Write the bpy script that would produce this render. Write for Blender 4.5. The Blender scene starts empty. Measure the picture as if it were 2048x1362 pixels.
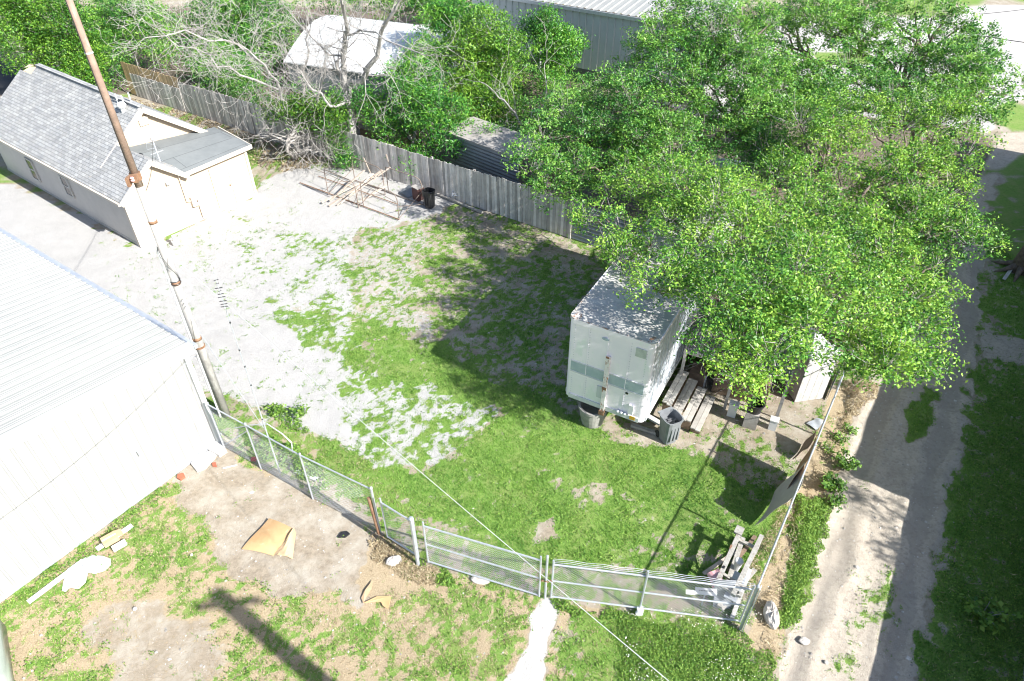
import bpy, math, random
import numpy as np
random.seed(7); RNG=np.random.default_rng(11)
R=math.radians
S=bpy.context.scene
# ------------------------------------------------------------------ camera, sky, sun, exposure
H=15.5; F=1366.; TH=R(39.45); CT,ST=math.cos(TH),math.sin(TH)
cam=bpy.data.cameras.new("camera"); camo=bpy.data.objects.new("camera",cam); S.collection.objects.link(camo)
camo.location=(0,0,H); camo.rotation_euler=(R(90)-TH,0,0)
cam.sensor_width=36; cam.lens=F/2048*36; cam.clip_start=.1; cam.clip_end=3000
S.camera=camo
SUN_EL=R(36); SUN_H=(.82,-.572)
w=bpy.data.worlds.new("World"); S.world=w; w.use_nodes=True
nt=w.node_tree; bg=nt.nodes['Background']; sky=nt.nodes.new('ShaderNodeTexSky'); sky.sky_type='NISHITA'
sky.sun_disc=False; sky.sun_elevation=SUN_EL; sky.sun_rotation=math.atan2(SUN_H[0],SUN_H[1]); sky.air_density=1.0; sky.dust_density=1.2
nt.links.new(sky.outputs[0],bg.inputs[0]); bg.inputs[1].default_value=.088
sl=bpy.data.lights.new("sun",'SUN'); sl.energy=5.0; sl.angle=R(.55); sl.color=(1,.965,.91)
so=bpy.data.objects.new("sun",sl); S.collection.objects.link(so); so.location=(30,-20,40)
from mathutils import Vector
sd=Vector((SUN_H[0]*math.cos(SUN_EL),SUN_H[1]*math.cos(SUN_EL),math.sin(SUN_EL)))
so.rotation_euler=(sd).to_track_quat('Z','Y').to_euler()
S.view_settings.view_transform='Standard'; S.view_settings.look='None'; S.view_settings.gamma=1; S.view_settings.exposure=1.22
S.view_settings.use_curve_mapping=False
S.render.engine='CYCLES'
S.cycles.max_bounces=6; S.cycles.filter_width=1.1; S.cycles.transmission_bounces=3; S.cycles.transparent_max_bounces=6

# ------------------------------------------------------------------ measuring helpers (survey of the photograph)
def ray(u,v):
    dx=u-1024.; dy=681.-v
    return np.array([dx,F*CT+dy*ST,-F*ST+dy*CT])
def G(u,v,z=0.):
    r=ray(u,v); return r*((z-H)/r[2])+np.array([0,0,H])
def onplane(u,v,p0,n):
    r=ray(u,v); o=np.array([0,0,H]); return o+r*(np.dot(np.array(p0)-o,n)/np.dot(r,n))
def zat(v,y): # height of a point at distance y seen on row v
    r=ray(1024,v); return H+r[2]/r[1]*y
V3=lambda *a: np.array(a,float)
def unit(a): a=np.array(a,float); return a/np.linalg.norm(a)
UP=V3(0,0,1)

# ------------------------------------------------------------------ objects
COL=S.collection
def tag(o,label=None,cat=None,group=None,kind=None):
    if label: o['label']=label
    if cat: o['category']=cat
    if group: o['group']=group
    if kind: o['kind']=kind
    return o
def thing(name,base,label,cat,group=None):
    o=bpy.data.objects.new(name,None); COL.objects.link(o); o.empty_display_size=.2
    o.location=tuple(float(x) for x in base)
    BASE[o.name]=np.array(base,float); tag(o,label,cat,group); return o
BASE={}
def build(name,verts,faces,m,parent=None,base=None,attr=None,uv=None,smooth=False,mats=None,midx=None):
    """verts in world space; linked as ONE mesh, relative to its thing's base"""
    verts=np.asarray(verts,float).reshape(-1,3)
    if parent is not None: b=BASE[parent.name]
    elif base is not None: b=np.array(base,float)
    else: b=np.array([verts[:,0].mean(),verts[:,1].mean(),verts[:,2].min()])
    me=bpy.data.meshes.new(name); vv=verts-b
    if isinstance(faces,np.ndarray):
        nf,k=faces.shape
        me.vertices.add(len(vv)); me.vertices.foreach_set('co',vv.astype(np.float32).ravel())
        me.loops.add(nf*k); me.loops.foreach_set('vertex_index',faces.astype(np.int32).ravel())
        me.polygons.add(nf); me.polygons.foreach_set('loop_start',np.arange(0,nf*k,k,dtype=np.int32))
        me.update(calc_edges=True); me.validate()
    else:
        me.from_pydata([tuple(p) for p in vv],[],[tuple(f) for f in faces]); me.update()
    if attr is not None:
        a=me.attributes.new('var','FLOAT','POINT'); a.data.foreach_set('value',np.asarray(attr,np.float32))
    if uv is not None:
        o_,a1,a2=uv; l=me.uv_layers.new(name='UVMap')
        idx=np.empty(len(me.loops),np.int32); me.loops.foreach_get('vertex_index',idx)
        p=verts[idx]-np.array(o_); l.data.foreach_set('uv',np.stack([p@np.array(a1),p@np.array(a2)],1).astype(np.float32).ravel())
    if mats:
        for q in mats: me.materials.append(q)
        if midx is not None: me.polygons.foreach_set('material_index',np.asarray(midx,np.int32))
    else: me.materials.append(m)
    if smooth: me.polygons.foreach_set('use_smooth',np.ones(len(me.polygons),bool))
    o=bpy.data.objects.new(name,me); COL.objects.link(o)
    if parent is not None: o.parent=parent; BASE[o.name]=b
    else: o.location=tuple(b); BASE[o.name]=b
    return o
class MB:
    def __init__(s): s.v=[]; s.f=[]; s.a=[]
    def add(s,vs,fs,a=0.):
        k=len(s.v); s.v+= [np.array(p,float) for p in vs]; s.f+=[[i+k for i in f] for f in fs]; s.a+=[a]*len(vs); return s
    def box(s,c,size,ax=None,a=0.):
        c=np.array(c,float); X,Y,Z=(V3(1,0,0),V3(0,1,0),UP) if ax is None else [unit(q) for q in ax]
        hx,hy,hz=[q/2 for q in size]
        vs=[c+X*hx*i+Y*hy*j+Z*hz*k for k in(-1,1) for j in(-1,1) for i in(-1,1)]
        return s.add(vs,[(0,2,3,1),(4,5,7,6),(0,1,5,4),(2,6,7,3),(0,4,6,2),(1,3,7,5)],a)
    def bar(s,p,q,w,h,side=None,a=0.):
        """rectangular bar from p to q, w across, h in the up-most direction"""
        p=np.array(p,float);q=np.array(q,float);d=q-p;L=np.linalg.norm(d);d=d/L
        sd_=np.cross(d,UP) if side is None else np.array(side,float)
        if np.linalg.norm(sd_)<1e-4: sd_=V3(1,0,0)
        sd_=unit(sd_); u=unit(np.cross(sd_,d)); return s.box((p+q)/2,(L,w,h),(d,sd_,u),a)
    def tube(s,pts,r,n=8,cap=True,a=0.):
        pts=[np.array(p,float) for p in pts]; m=len(pts); rr=[r]*m if np.isscalar(r) else list(r)
        k=len(s.v); prev=None
        for i,p in enumerate(pts):
            d=unit(pts[min(i+1,m-1)]-pts[max(i-1,0)])
            if prev is None: x=np.cross(d,UP); x=V3(1,0,0) if np.linalg.norm(x)<1e-3 else unit(x)
            else: x=unit(prev-d*np.dot(prev,d))
            y=np.cross(d,x); prev=x
            for j in range(n):
                t=2*math.pi*j/n; s.v.append(p+rr[i]*(math.cos(t)*x+math.sin(t)*y)); s.a.append(a)
        for i in range(m-1):
            for j in range(n):
                A=k+i*n+j;B=k+i*n+(j+1)%n; s.f.append([A,B,B+n,A+n])
        if cap: s.f.append([k+j for j in range(n)][::-1]); s.f.append([k+(m-1)*n+j for j in range(n)])
        return s
    def lathe(s,c,prof,n=20,a=0.,ax=None):
        """prof: (radius,height) rings from c upward"""
        X,Y,Z=(V3(1,0,0),V3(0,1,0),UP) if ax is None else ax
        c=np.array(c,float);k=len(s.v)
        for r,z in prof:
            for j in range(n):
                t=2*math.pi*j/n; s.v.append(c+X*r*math.cos(t)+Y*r*math.sin(t)+Z*z); s.a.append(a)
        for i in range(len(prof)-1):
            for j in range(n):
                A=k+i*n+j;B=k+i*n+(j+1)%n; s.f.append([A,B,B+n,A+n])
        s.f.append([k+j for j in range(n)][::-1]); s.f.append([k+(len(prof)-1)*n+j for j in range(n)])
        return s
    def slab(s,pts,th,a=0.,n=None):
        """polygon (list of 3-D points) thickened downwards by th"""
        pts=[np.array(p,float) for p in pts]
        if n is None: n=unit(np.cross(pts[1]-pts[0],pts[2]-pts[0]))
        if n[2]<0: n=-n
        m=len(pts); vs=pts+[p-n*th for p in pts]
        return s.add(vs,[list(range(m)),list(range(2*m-1,m-1,-1))]+[[i,i+m,(i+1)%m+m,(i+1)%m] for i in range(m)],a)
    def obj(s,name,m,parent=None,**k):
        return build(name,s.v,s.f,m,parent,attr=s.a,**k)
def ribsheet(o,along,across,n,prof,nrm,th=.004):
    """profiled metal sheet: prof=[(fraction of pitch, height)], ribs run along `along`"""
    o=np.array(o,float);along=np.array(along,float);across=np.array(across,float);nrm=unit(nrm)
    pts=[]
    for i in range(n):
        for t,h in prof: pts.append(o+across*((i+t)/n)+nrm*h)
    pts.append(o+across); m=MB()
    a0=pts; m.v=[p for q in pts for p in (q,q+along)]; m.a=[0.]*len(m.v)
    m.f=[[2*i,2*i+2,2*i+3,2*i+1] for i in range(len(pts)-1)]
    return m

# ------------------------------------------------------------------ materials
def mat(name,c1,c2=None,scale=3.,rough=.8,metal=0.,bump=0.,bscale=None,detail=6,var=0.,coord='Position',lo=.35,hi=.65,spec=None,extra=None,trans=0.):
    m=bpy.data.materials.new(name); m.use_nodes=True; t=m.node_tree; L=t.links; p=t.nodes['Principled BSDF']
    p.inputs['Roughness'].default_value=rough; p.inputs['Metallic'].default_value=metal
    if spec is not None: p.inputs['Specular IOR Level'].default_value=spec
    g=t.nodes.new('ShaderNodeNewGeometry'); pos=g.outputs['Position']
    if c2 is None: c2=tuple(x*.82 for x in c1)
    n=t.nodes.new('ShaderNodeTexNoise'); n.inputs['Scale'].default_value=scale; n.inputs['Detail'].default_value=detail; n.inputs['Roughness'].default_value=.65
    L.new(pos,n.inputs['Vector'])
    r=t.nodes.new('ShaderNodeMapRange'); r.inputs[1].default_value=lo; r.inputs[2].default_value=hi; L.new(n.outputs[0],r.inputs[0])
    mx=t.nodes.new('ShaderNodeMix'); mx.data_type='RGBA'; L.new(r.outputs[0],mx.inputs[0])
    mx.inputs[6].default_value=(*c1,1); mx.inputs[7].default_value=(*c2,1); out=mx.outputs[2]
    if var:
        a=t.nodes.new('ShaderNodeAttribute'); a.attribute_name='var'
        mr=t.nodes.new('ShaderNodeMapRange'); mr.inputs[3].default_value=1-var; mr.inputs[4].default_value=1+var; L.new(a.outputs['Fac'],mr.inputs[0])
        vm=t.nodes.new('ShaderNodeVectorMath'); vm.operation='SCALE'; L.new(out,vm.inputs[0]); L.new(mr.outputs[0],vm.inputs['Scale']); out=vm.outputs[0]
    if extra: out=extra(t,L,out,pos)
    L.new(out,p.inputs['Base Color'])
    if bump:
        n2=t.nodes.new('ShaderNodeTexNoise'); n2.inputs['Scale'].default_value=bscale or scale*6; n2.inputs['Detail'].default_value=4; L.new(pos,n2.inputs['Vector'])
        b=t.nodes.new('ShaderNodeBump'); b.inputs['Strength'].default_value=bump; b.inputs['Distance'].default_value=.02; L.new(n2.outputs[0],b.inputs['Height']); L.new(b.outputs[0],p.inputs['Normal'])
    return m
def speck(col,scale,thr,amt=1.,stretch=None):
    """adds spots/stains of colour where a noise passes a threshold"""
    def f(t,L,out,pos):
        n=t.nodes.new('ShaderNodeTexNoise'); n.inputs['Scale'].default_value=scale; n.inputs['Detail'].default_value=5; n.inputs['Roughness'].default_value=.7
        src=pos
        if stretch:
            vm=t.nodes.new('ShaderNodeVectorMath'); vm.operation='MULTIPLY'; vm.inputs[1].default_value=stretch; L.new(pos,vm.inputs[0]); src=vm.outputs[0]
        L.new(src,n.inputs['Vector'])
        r=t.nodes.new('ShaderNodeMapRange'); r.inputs[1].default_value=thr; r.inputs[2].default_value=thr+.08; r.inputs[4].default_value=amt; L.new(n.outputs[0],r.inputs[0])
        mx=t.nodes.new('ShaderNodeMix'); mx.data_type='RGBA'; L.new(r.outputs[0],mx.inputs[0]); L.new(out,mx.inputs[6]); mx.inputs[7].default_value=(*col,1); return mx.outputs[2]
    return f
def chain(*fs):
    def f(t,L,out,pos):
        for g in fs: out=g(t,L,out,pos)
        return out
    return f
def leafmat(name,dark,mid,light,trans=.26,rough=.45):
    m=bpy.data.materials.new(name); m.use_nodes=True; t=m.node_tree; L=t.links; p=t.nodes['Principled BSDF']; o=t.nodes['Material Output']
    a=t.nodes.new('ShaderNodeAttribute'); a.attribute_name='var'
    cr=t.nodes.new('ShaderNodeValToRGB'); e=cr.color_ramp.elements
    e[0].position=.0; e[0].color=(*dark,1); e[1].position=1.; e[1].color=(*light,1); q=e.new(.5); q.color=(*mid,1)
    L.new(a.outputs['Fac'],cr.inputs[0]); L.new(cr.outputs[0],p.inputs['Base Color']); p.inputs['Roughness'].default_value=rough
    p.inputs['Specular IOR Level'].default_value=.35
    tr=t.nodes.new('ShaderNodeBsdfTranslucent'); hs=t.nodes.new('ShaderNodeHueSaturation'); hs.inputs['Value'].default_value=1.35; hs.inputs['Hue'].default_value=.49
    L.new(cr.outputs[0],hs.inputs['Color']); L.new(hs.outputs[0],tr.inputs[0])
    mx=t.nodes.new('ShaderNodeMixShader'); mx.inputs[0].default_value=trans; L.new(p.outputs[0],mx.inputs[1]); L.new(tr.outputs[0],mx.inputs[2]); L.new(mx.outputs[0],o.inputs[0])
    return m
M={}
M['white_metal']=mat('white_painted_metal',(.62,.63,.63),(.54,.56,.57),1.2,.45,extra=speck((.62,.63,.60),2.5,.62,.6))
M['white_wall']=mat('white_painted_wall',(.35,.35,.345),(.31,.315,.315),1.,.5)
M['roof_metal']=mat('galvanised_roof',(.32,.33,.315),(.27,.28,.275),.5,.6,.0,extra=speck((.36,.38,.37),1.3,.58,.7,(1,1,1)))
M['galv']=mat('galvanised_steel',(.55,.58,.62),(.42,.45,.50),8,.45,.45)
M['galv_mesh']=mat('galvanised_wire',(.62,.64,.66),(.5,.52,.55),8,.5,.3)
M['cream']=mat('cream_paint',(.47,.385,.295),(.43,.35,.265),1.5,.7)
M['taupe']=mat('tan_siding',(.56,.53,.50),(.50,.475,.45),1.5,.7)
M['trim']=mat('cream_trim',(.62,.56,.48),(.57,.51,.44),2,.6)
M['brown_soffit']=mat('brown_soffit',(.30,.19,.13),None,3,.8)
M['glass']=mat('dark_window_glass',(.03,.035,.045),(.05,.055,.07),2,.12)
M['rust']=mat('rusty_steel',(.20,.105,.06),(.31,.19,.12),9,.85,.2,bump=.3)
M['concrete']=mat('weathered_concrete',(.50,.49,.47),(.38,.37,.36),4,.9,bump=.3,extra=speck((.66,.66,.64),9,.6,.7))
M['pole_low']=mat('pale_pole_coating',(.40,.39,.37),(.29,.28,.27),5,.8,bump=.3,extra=chain(speck((.52,.52,.50),4,.55,.7,(1,1,.3)),speck((.26,.20,.16),9,.66,.8,(1,1,.25))))
M['pole_up']=mat('brown_weathered_pole',(.33,.23,.18),(.24,.17,.135),5,.85,bump=.4,extra=speck((.42,.36,.32),8,.56,.8,(1,1,.12)))
M['wood_grey']=mat('grey_weathered_wood',(.47,.435,.405),(.60,.57,.54),3,.9,var=.4,bump=.4,extra=speck((.45,.44,.43),5,.62,.8,(1,1,.15)))
M['wood_tan']=mat('new_tan_wood',(.58,.42,.25),(.50,.35,.20),4,.85,var=.25,bump=.2)
M['wood_pale']=mat('pale_old_plank',(.47,.45,.42),(.36,.34,.31),6,.9,var=.2,bump=.3,extra=speck((.20,.17,.14),7,.66,.8))
M['wood_board']=mat('sun_bleached_board',(.55,.48,.41),(.40,.33,.27),6,.9,var=.25)
M['wood_brown']=mat('brown_timber',(.24,.17,.12),(.16,.115,.08),6,.9,bump=.4)
M['card']=mat('brown_cardboard',(.56,.37,.19),(.49,.31,.15),3,.9,extra=speck((.66,.49,.30),4,.6,.6))
M['card_pale']=mat('pale_cardboard',(.46,.34,.21),(.40,.29,.175),4,.9)
M['black']=mat('black_plastic',(.015,.015,.017),(.03,.03,.033),6,.4)
M['grey_plastic']=mat('grey_plastic',(.20,.215,.23),(.155,.165,.18),5,.5)
M['white_plastic']=mat('white_plastic_sheet',(.66,.66,.67),(.58,.59,.60),3,.4)
M['white_paint']=mat('white_paint_on_wood',(.56,.56,.55),(.44,.43,.40),5,.7,extra=speck((.35,.30,.25),8,.64,.7))
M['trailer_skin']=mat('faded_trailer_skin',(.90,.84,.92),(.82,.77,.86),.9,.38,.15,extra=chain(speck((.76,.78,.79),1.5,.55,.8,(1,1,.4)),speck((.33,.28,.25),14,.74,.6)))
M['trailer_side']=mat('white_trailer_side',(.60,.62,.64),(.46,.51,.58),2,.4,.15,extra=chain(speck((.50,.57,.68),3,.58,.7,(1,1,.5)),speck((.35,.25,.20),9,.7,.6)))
M['stripe']=mat('blue_grey_stripe',(.34,.42,.50),(.43,.50,.57),4,.4,.2)
M['trailer_roof']=mat('dirty_trailer_roof',(.52,.51,.49),(.40,.39,.375),2.5,.85,bump=.2,extra=chain(speck((.22,.21,.19),3,.6,.7),speck((.62,.61,.58),6,.62,.6)))
M['rubber']=mat('black_rubber',(.02,.02,.02),(.04,.04,.04),8,.8)
M['dark_metal']=mat('dark_corrugated_metal',(.12,.125,.14),(.165,.17,.185),1.5,.55,.3,extra=speck((.22,.20,.18),5,.66,.6))
M['grey_corr']=mat('grey_corrugated_metal',(.20,.22,.25),(.26,.28,.31),1.5,.5,.4)
M['pipe_rust']=mat('rusty_pipe',(.17,.12,.095),(.26,.22,.19),9,.8,.2)
M['asphalt']=mat('asphalt',(.06,.062,.07),(.08,.082,.09),6,.9,bump=.3)
M['bark_grey']=mat('pale_grey_bark',(.44,.42,.40),(.28,.265,.25),7,.95,bump=.4)
M['bark_dead']=mat('bleached_dead_bark',(.50,.475,.45),(.33,.31,.29),6,.95,bump=.3)
M['bark_dark']=mat('dark_brown_bark',(.13,.10,.08),(.22,.18,.15),8,.95,bump=.5)
M['twig']=mat('grey_twig_bark',(.30,.275,.25),(.46,.44,.42),3,.95)
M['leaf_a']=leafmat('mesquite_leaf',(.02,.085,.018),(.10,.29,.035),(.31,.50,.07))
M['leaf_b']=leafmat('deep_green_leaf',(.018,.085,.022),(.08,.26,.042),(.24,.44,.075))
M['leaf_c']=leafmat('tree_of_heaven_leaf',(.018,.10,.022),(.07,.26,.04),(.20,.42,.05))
M['leaf_y']=leafmat('yellow_green_leaf',(.025,.10,.016),(.095,.26,.03),(.24,.42,.05))
M['grass']=leafmat('lawn_blade',(.06,.18,.035),(.165,.34,.055),(.36,.49,.12),.4,.7)
M['straw']=leafmat('dry_straw',(.20,.15,.085),(.38,.31,.19),(.58,.51,.36),.2,.8)
M['petal']=leafmat('pale_petal',(.7,.66,.5),(.8,.78,.7),(.85,.85,.85),.2,.7)
M['weed']=leafmat('weed_leaf',(.05,.14,.028),(.14,.28,.045),(.28,.42,.08),.3,.6)
M['stone']=mat('pale_limestone',(.58,.55,.51),(.42,.39,.36),7,.95,bump=.5,bscale=30)
M['edge_rust']=mat('patchy_rust_on_paint',(.55,.54,.53),(.45,.43,.41),4,.8,extra=speck((.26,.14,.08),5,.5,.9))
M['brick']=mat('red_brick',(.40,.13,.07),(.30,.10,.06),12,.9)
M['pink']=mat('faded_pink_plastic',(.62,.30,.32),(.70,.45,.45),18,.7)
M['gold']=mat('amber_sticker',(.55,.33,.03),None,5,.5)
M['car_paint']=mat('pale_green_grey_car_paint',(.30,.34,.30),(.27,.31,.27),1,.25)
def uvmat(name,base,kind,w,h,c2,mort,mortsize=.02,bump=.5,rough=.9,**k):
    m=mat(name,base,c2,k.get('scale',6),rough)
    t=m.node_tree; L=t.links; p=t.nodes['Principled BSDF']
    uvn=t.nodes.new('ShaderNodeUVMap'); b=t.nodes.new('ShaderNodeTexBrick'); L.new(uvn.outputs[0],b.inputs['Vector'])
    b.inputs['Scale'].default_value=1; b.inputs['Brick Width'].default_value=w; b.inputs['Row Height'].default_value=h
    b.inputs['Mortar Size'].default_value=mortsize; b.inputs['Mortar Smooth'].default_value=.2; b.offset=.5
    b.inputs['Color1'].default_value=(1.12,1.12,1.12,1); b.inputs['Color2'].default_value=(.80,.80,.80,1); b.inputs['Mortar'].default_value=(mort,mort,mort,1)
    src=p.inputs['Base Color'].links[0].from_socket
    mu=t.nodes.new('ShaderNodeMix'); mu.data_type='RGBA'; mu.blend_type='MULTIPLY'; mu.inputs[0].default_value=1; L.new(src,mu.inputs[6]); L.new(b.outputs[0],mu.inputs[7]); L.new(mu.outputs[2],p.inputs['Base Color'])
    bp=t.nodes.new('ShaderNodeBump'); bp.inputs['Strength'].default_value=bump; bp.inputs['Distance'].default_value=.015; bp.invert=True; L.new(b.outputs['Fac'],bp.inputs['Height']); L.new(bp.outputs[0],p.inputs['Normal'])
    return m
M['shingle']=uvmat('grey_asphalt_shingle',(.42,.42,.41),'b',.30,.15,(.31,.32,.33),.5,.012,scale=2.5)
M['rollroof']=uvmat('grey_roll_roofing',(.17,.185,.19),'b',6.,.9,(.145,.16,.165),.6,.015,scale=2)

# ------------------------------------------------------------------ numpy noise
def hash2(i,j,s):
    h=(i.astype(np.int64)*374761393+j.astype(np.int64)*668265263+s*1442695041)&0x7fffffff
    h=((h^(h>>13))*1274126177)&0x7fffffff; h=h^(h>>16); return (h%100003)/100003.
def vnoise(x,y,sc,s=0):
    x=x*sc; y=y*sc; i=np.floor(x); j=np.floor(y); fx=x-i; fy=y-j; fx=fx*fx*(3-2*fx); fy=fy*fy*(3-2*fy)
    a=hash2(i,j,s);b=hash2(i+1,j,s);c=hash2(i,j+1,s);d=hash2(i+1,j+1,s)
    return (a*(1-fx)+b*fx)*(1-fy)+(c*(1-fx)+d*fx)*fy
def fbm(x,y,sc,oct=4,s=0,g=.55):
    t=0.;amp=1.;n=0.
    for k in range(oct): t=t+amp*vnoise(x+k*17.3,y-k*9.1,sc*2**k,s+k*31); n+=amp; amp*=g
    return t/n
def sdpoly(px,py,poly):
    """signed distance, positive inside"""
    d=np.full(px.shape,1e9); ins=np.zeros(px.shape,bool); n=len(poly)
    for i in range(n):
        x1,y1=poly[i]; x2,y2=poly[(i+1)%n]; ex,ey=x2-x1,y2-y1
        t=np.clip(((px-x1)*ex+(py-y1)*ey)/(ex*ex+ey*ey+1e-12),0,1)
        d=np.minimum(d,np.hypot(px-x1-t*ex,py-y1-t*ey))
        c=((y1>py)!=(y2>py)); xi=(x2-x1)*(py-y1)/((y2-y1) if abs(y2-y1)>1e-9 else 1e-9)+x1
        ins^=c&(px<xi)
    return np.where(ins,d,-d)
def PG(*uv): return [tuple(G(u,v)[:2]) for u,v in uv]

# ------------------------------------------------------------------ the ground sheet
# cover: green, gravel, dirt(tan), straw, track(alley), litter(dark)
GR,GV,DI,SW,TR,LI,CO,AS=range(8)
def area(poly,soft,rough,**w): REG.append((poly,soft,rough,w))
REG=[]
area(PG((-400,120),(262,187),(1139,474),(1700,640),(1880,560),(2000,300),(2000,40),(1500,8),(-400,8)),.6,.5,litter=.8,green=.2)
# pale lot and street beyond
area(PG((1300,215),(1330,60),(1960,20),(2300,20),(2300,300),(2010,262),(1960,260),(1800,240),(1500,230)),.5,.4,conc=1,green=.04)
area(PG((1700,110),(1760,112),(1740,124),(1620,128),(1600,118)),.3,.3,green=.95)
area(PG((1990,205),(2200,190),(2300,300),(2300,520),(1990,330)),.4,.3,green=.95)
area(PG((-500,60),(70,96),(130,170),(60,190),(-600,200)),.2,.1,asph=1)
# gravel yard
area(PG((-900,240),(43,372),(283,493),(500,393),(560,345),(640,330),(770,345),(930,400),(850,440),(720,465),(700,560),(560,640),(700,700),(760,760),(1010,815),(880,930),(745,935),(600,860),(440,800),(300,660),(-900,300)),.5,.9,gravel=1,green=.10)
area(PG((480,440),(640,470),(720,520),(720,640),(560,610),(470,500)),.9,1.2,gravel=.85,green=.30,dirt=.3)
area(PG((690,470),(860,430),(1000,450),(960,620),(870,700),(720,650),(690,560)),.7,1.1,gravel=.5,green=.42,dirt=.6)
area(PG((545,620),(720,640),(800,710),(1010,820),(880,930),(745,935),(690,830),(720,740),(620,700)),.6,1.3,gravel=1,green=.5)
area(PG((700,630),(860,700),(880,760),(760,760),(700,720)),.5,.9,green=.75,gravel=.3)
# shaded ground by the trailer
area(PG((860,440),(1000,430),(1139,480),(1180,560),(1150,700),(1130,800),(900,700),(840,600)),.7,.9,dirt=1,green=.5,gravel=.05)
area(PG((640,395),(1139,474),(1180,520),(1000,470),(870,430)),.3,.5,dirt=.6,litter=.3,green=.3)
# lawn
area(PG((860,690),(1180,850),(1400,905),(1570,985),(1540,1120),(1480,1170),(1100,1120),(840,1040),(740,945),(870,935),(1010,820),(880,760)),.5,.9,green=.93,dirt=.3)
area(PG((560,850),(660,880),(760,960),(840,1030),(830,1050),(740,1000),(600,920),(540,870)),.3,.5,green=.8,straw=.5)
area(PG((1100,960),(1300,960),(1330,1040),(1180,1040)),.6,1.,green=.62,dirt=1)
area(PG((1060,1040),(1110,1035),(1120,1075),(1070,1085)),.25,.4,dirt=1,green=.05)
area(PG((1180,970),(1230,955),(1250,985),(1200,1000)),.3,.6,dirt=1,green=.2)
area(PG((1370,1040),(1430,1050),(1400,1120),(1350,1120)),.3,.6,dirt=1,green=.25)
area(PG((1230,1080),(1440,1000),(1480,1150),(1250,1130)),.6,1.,green=.66,dirt=.8)
# worn dirt on the right inside the fence
area(PG((1190,850),(1300,850),(1420,740),(1660,760),(1600,985),(1400,905),(1210,875)),.3,.7,dirt=1,green=.2)
area(PG((1450,860),(1600,870),(1570,985),(1440,940)),.5,.8,dirt=1,green=.36,straw=.2)
# outside, front left
area(PG((-600,1500),(0,1207),(435,887),(760,1068),(845,1130),(1083,1198),(1480,1260),(1540,1500),(700,1900)),.1,.1,dirt=1,green=.46,straw=.75)
area(PG((325,965),(440,885),(760,1070),(850,1140),(720,1220),(610,1190),(480,1160),(400,1070)),.25,.7,dirt=1,green=.04,straw=.1,gravel=.25)
area(PG((0,1205),(330,962),(350,1040),(400,1090),(200,1150),(60,1230)),.3,.6,green=.52,straw=.85)
area(PG((160,1270),(300,1180),(420,1230),(440,1400),(190,1420)),.4,.9,dirt=1,straw=.4,green=.08)
area(PG((740,1080),(860,1130),(880,1180),(760,1210),(700,1170)),.3,.5,straw=1,green=.1,dirt=.5)
area(PG((1078,1200),(1130,1205),(1085,1290),(1090,1420),(980,1420),(1040,1290)),.2,.4,dirt=.3,conc=.8,green=.06)
area(PG((1130,1215),(1480,1262),(1540,1420),(1120,1420)),.4,.8,green=.78,straw=.4,dirt=.4)
# verge, alley, right-hand grass
area(PG((1480,1290),(1500,1220),(1560,1080),(1660,780),(1740,760),(1790,800),(1690,960),(1640,1090),(1580,1240),(1540,1362)),.2,.4,straw=.75,dirt=1,green=.15)
area(PG((1595,1000),(1650,1000),(1645,1100),(1590,1240),(1560,1250),(1570,1130)),.15,.3,green=.98)
area(PG((1540,1500),(1560,1362),(1600,1190),(1660,1000),(1720,770),(1880,600),(1930,480),(1950,370),(1985,325),(2010,262),(2150,262),(1995,330),(1990,420),(1965,560),(1950,700),(1960,760),(1910,960),(1870,1150),(1835,1362),(1820,1600)),.25,.5,track=1,green=.03)
area(PG((1812,820),(1850,770),(1880,790),(1850,880),(1812,885)),.2,.3,green=.85)
area(PG((1740,1150),(1790,1100),(1780,1300),(1680,1500),(1640,1500)),.3,.6,track=1,green=.3)
area(PG((2600,262),(2010,340),(1985,430),(1970,600),(2000,680),(1950,745),(1940,900),(1890,1100),(1850,1300),(1840,1600),(3200,1600)),.35,.8,green=.8,dirt=.6)
area(PG((1960,660),(2150,690),(2150,730),(1960,720)),.2,.3,track=1,green=.1)
def axis(lo,hi,step,far):
    a=list(np.arange(lo,hi,step)); s=step; x=lo
    while x>-far: s*=1.11; x-=s; a.insert(0,x)
    s=step; x=a[-1]
    while x<far: s*=1.11; x+=s; a.append(x)
    return np.array(a)
xs=axis(-17,20,.078,600); ys=axis(3,27,.078,600)
GX,GY=np.meshgrid(xs,ys); gx,gy=GX.ravel(),GY.ravel()
def cover(gx,gy):
    n1=fbm(gx,gy,.9,4,1)-.5; n2=fbm(gx,gy,2.3,3,5)-.5
    W=dict(green=np.full(gx.shape,.5),gravel=np.zeros(gx.shape),dirt=np.full(gx.shape,.6),straw=np.full(gx.shape,.3),track=np.zeros(gx.shape),litter=np.zeros(gx.shape),conc=np.zeros(gx.shape),asph=np.zeros(gx.shape))
    for poly,soft,rough,w_ in REG:
        s=sdpoly(gx,gy,poly)+(n1*1.6+n2*.9)*rough; k=np.clip(s/soft+.5,0,1); k=k*k*(3-2*k)
        for q in W: W[q]=W[q]*(1-k)+w_.get(q,0.)*k
    pn=.34*fbm(gx,gy,1.5,4,9)+.66*fbm(gx,gy,6.5,3,14,.8); pn=np.clip((pn-.27)/.46,0,1)
    W['gfine']=np.clip((W['green']-pn)*1.6+.5,0,1)*np.clip(W['green']*8,0,1)
    return W
CV=cover(gx,gy)
gz=(fbm(gx,gy,.35,3,40)-.5)*.08+(fbm(gx,gy,4,2,44)-.5)*.02-.02
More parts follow.
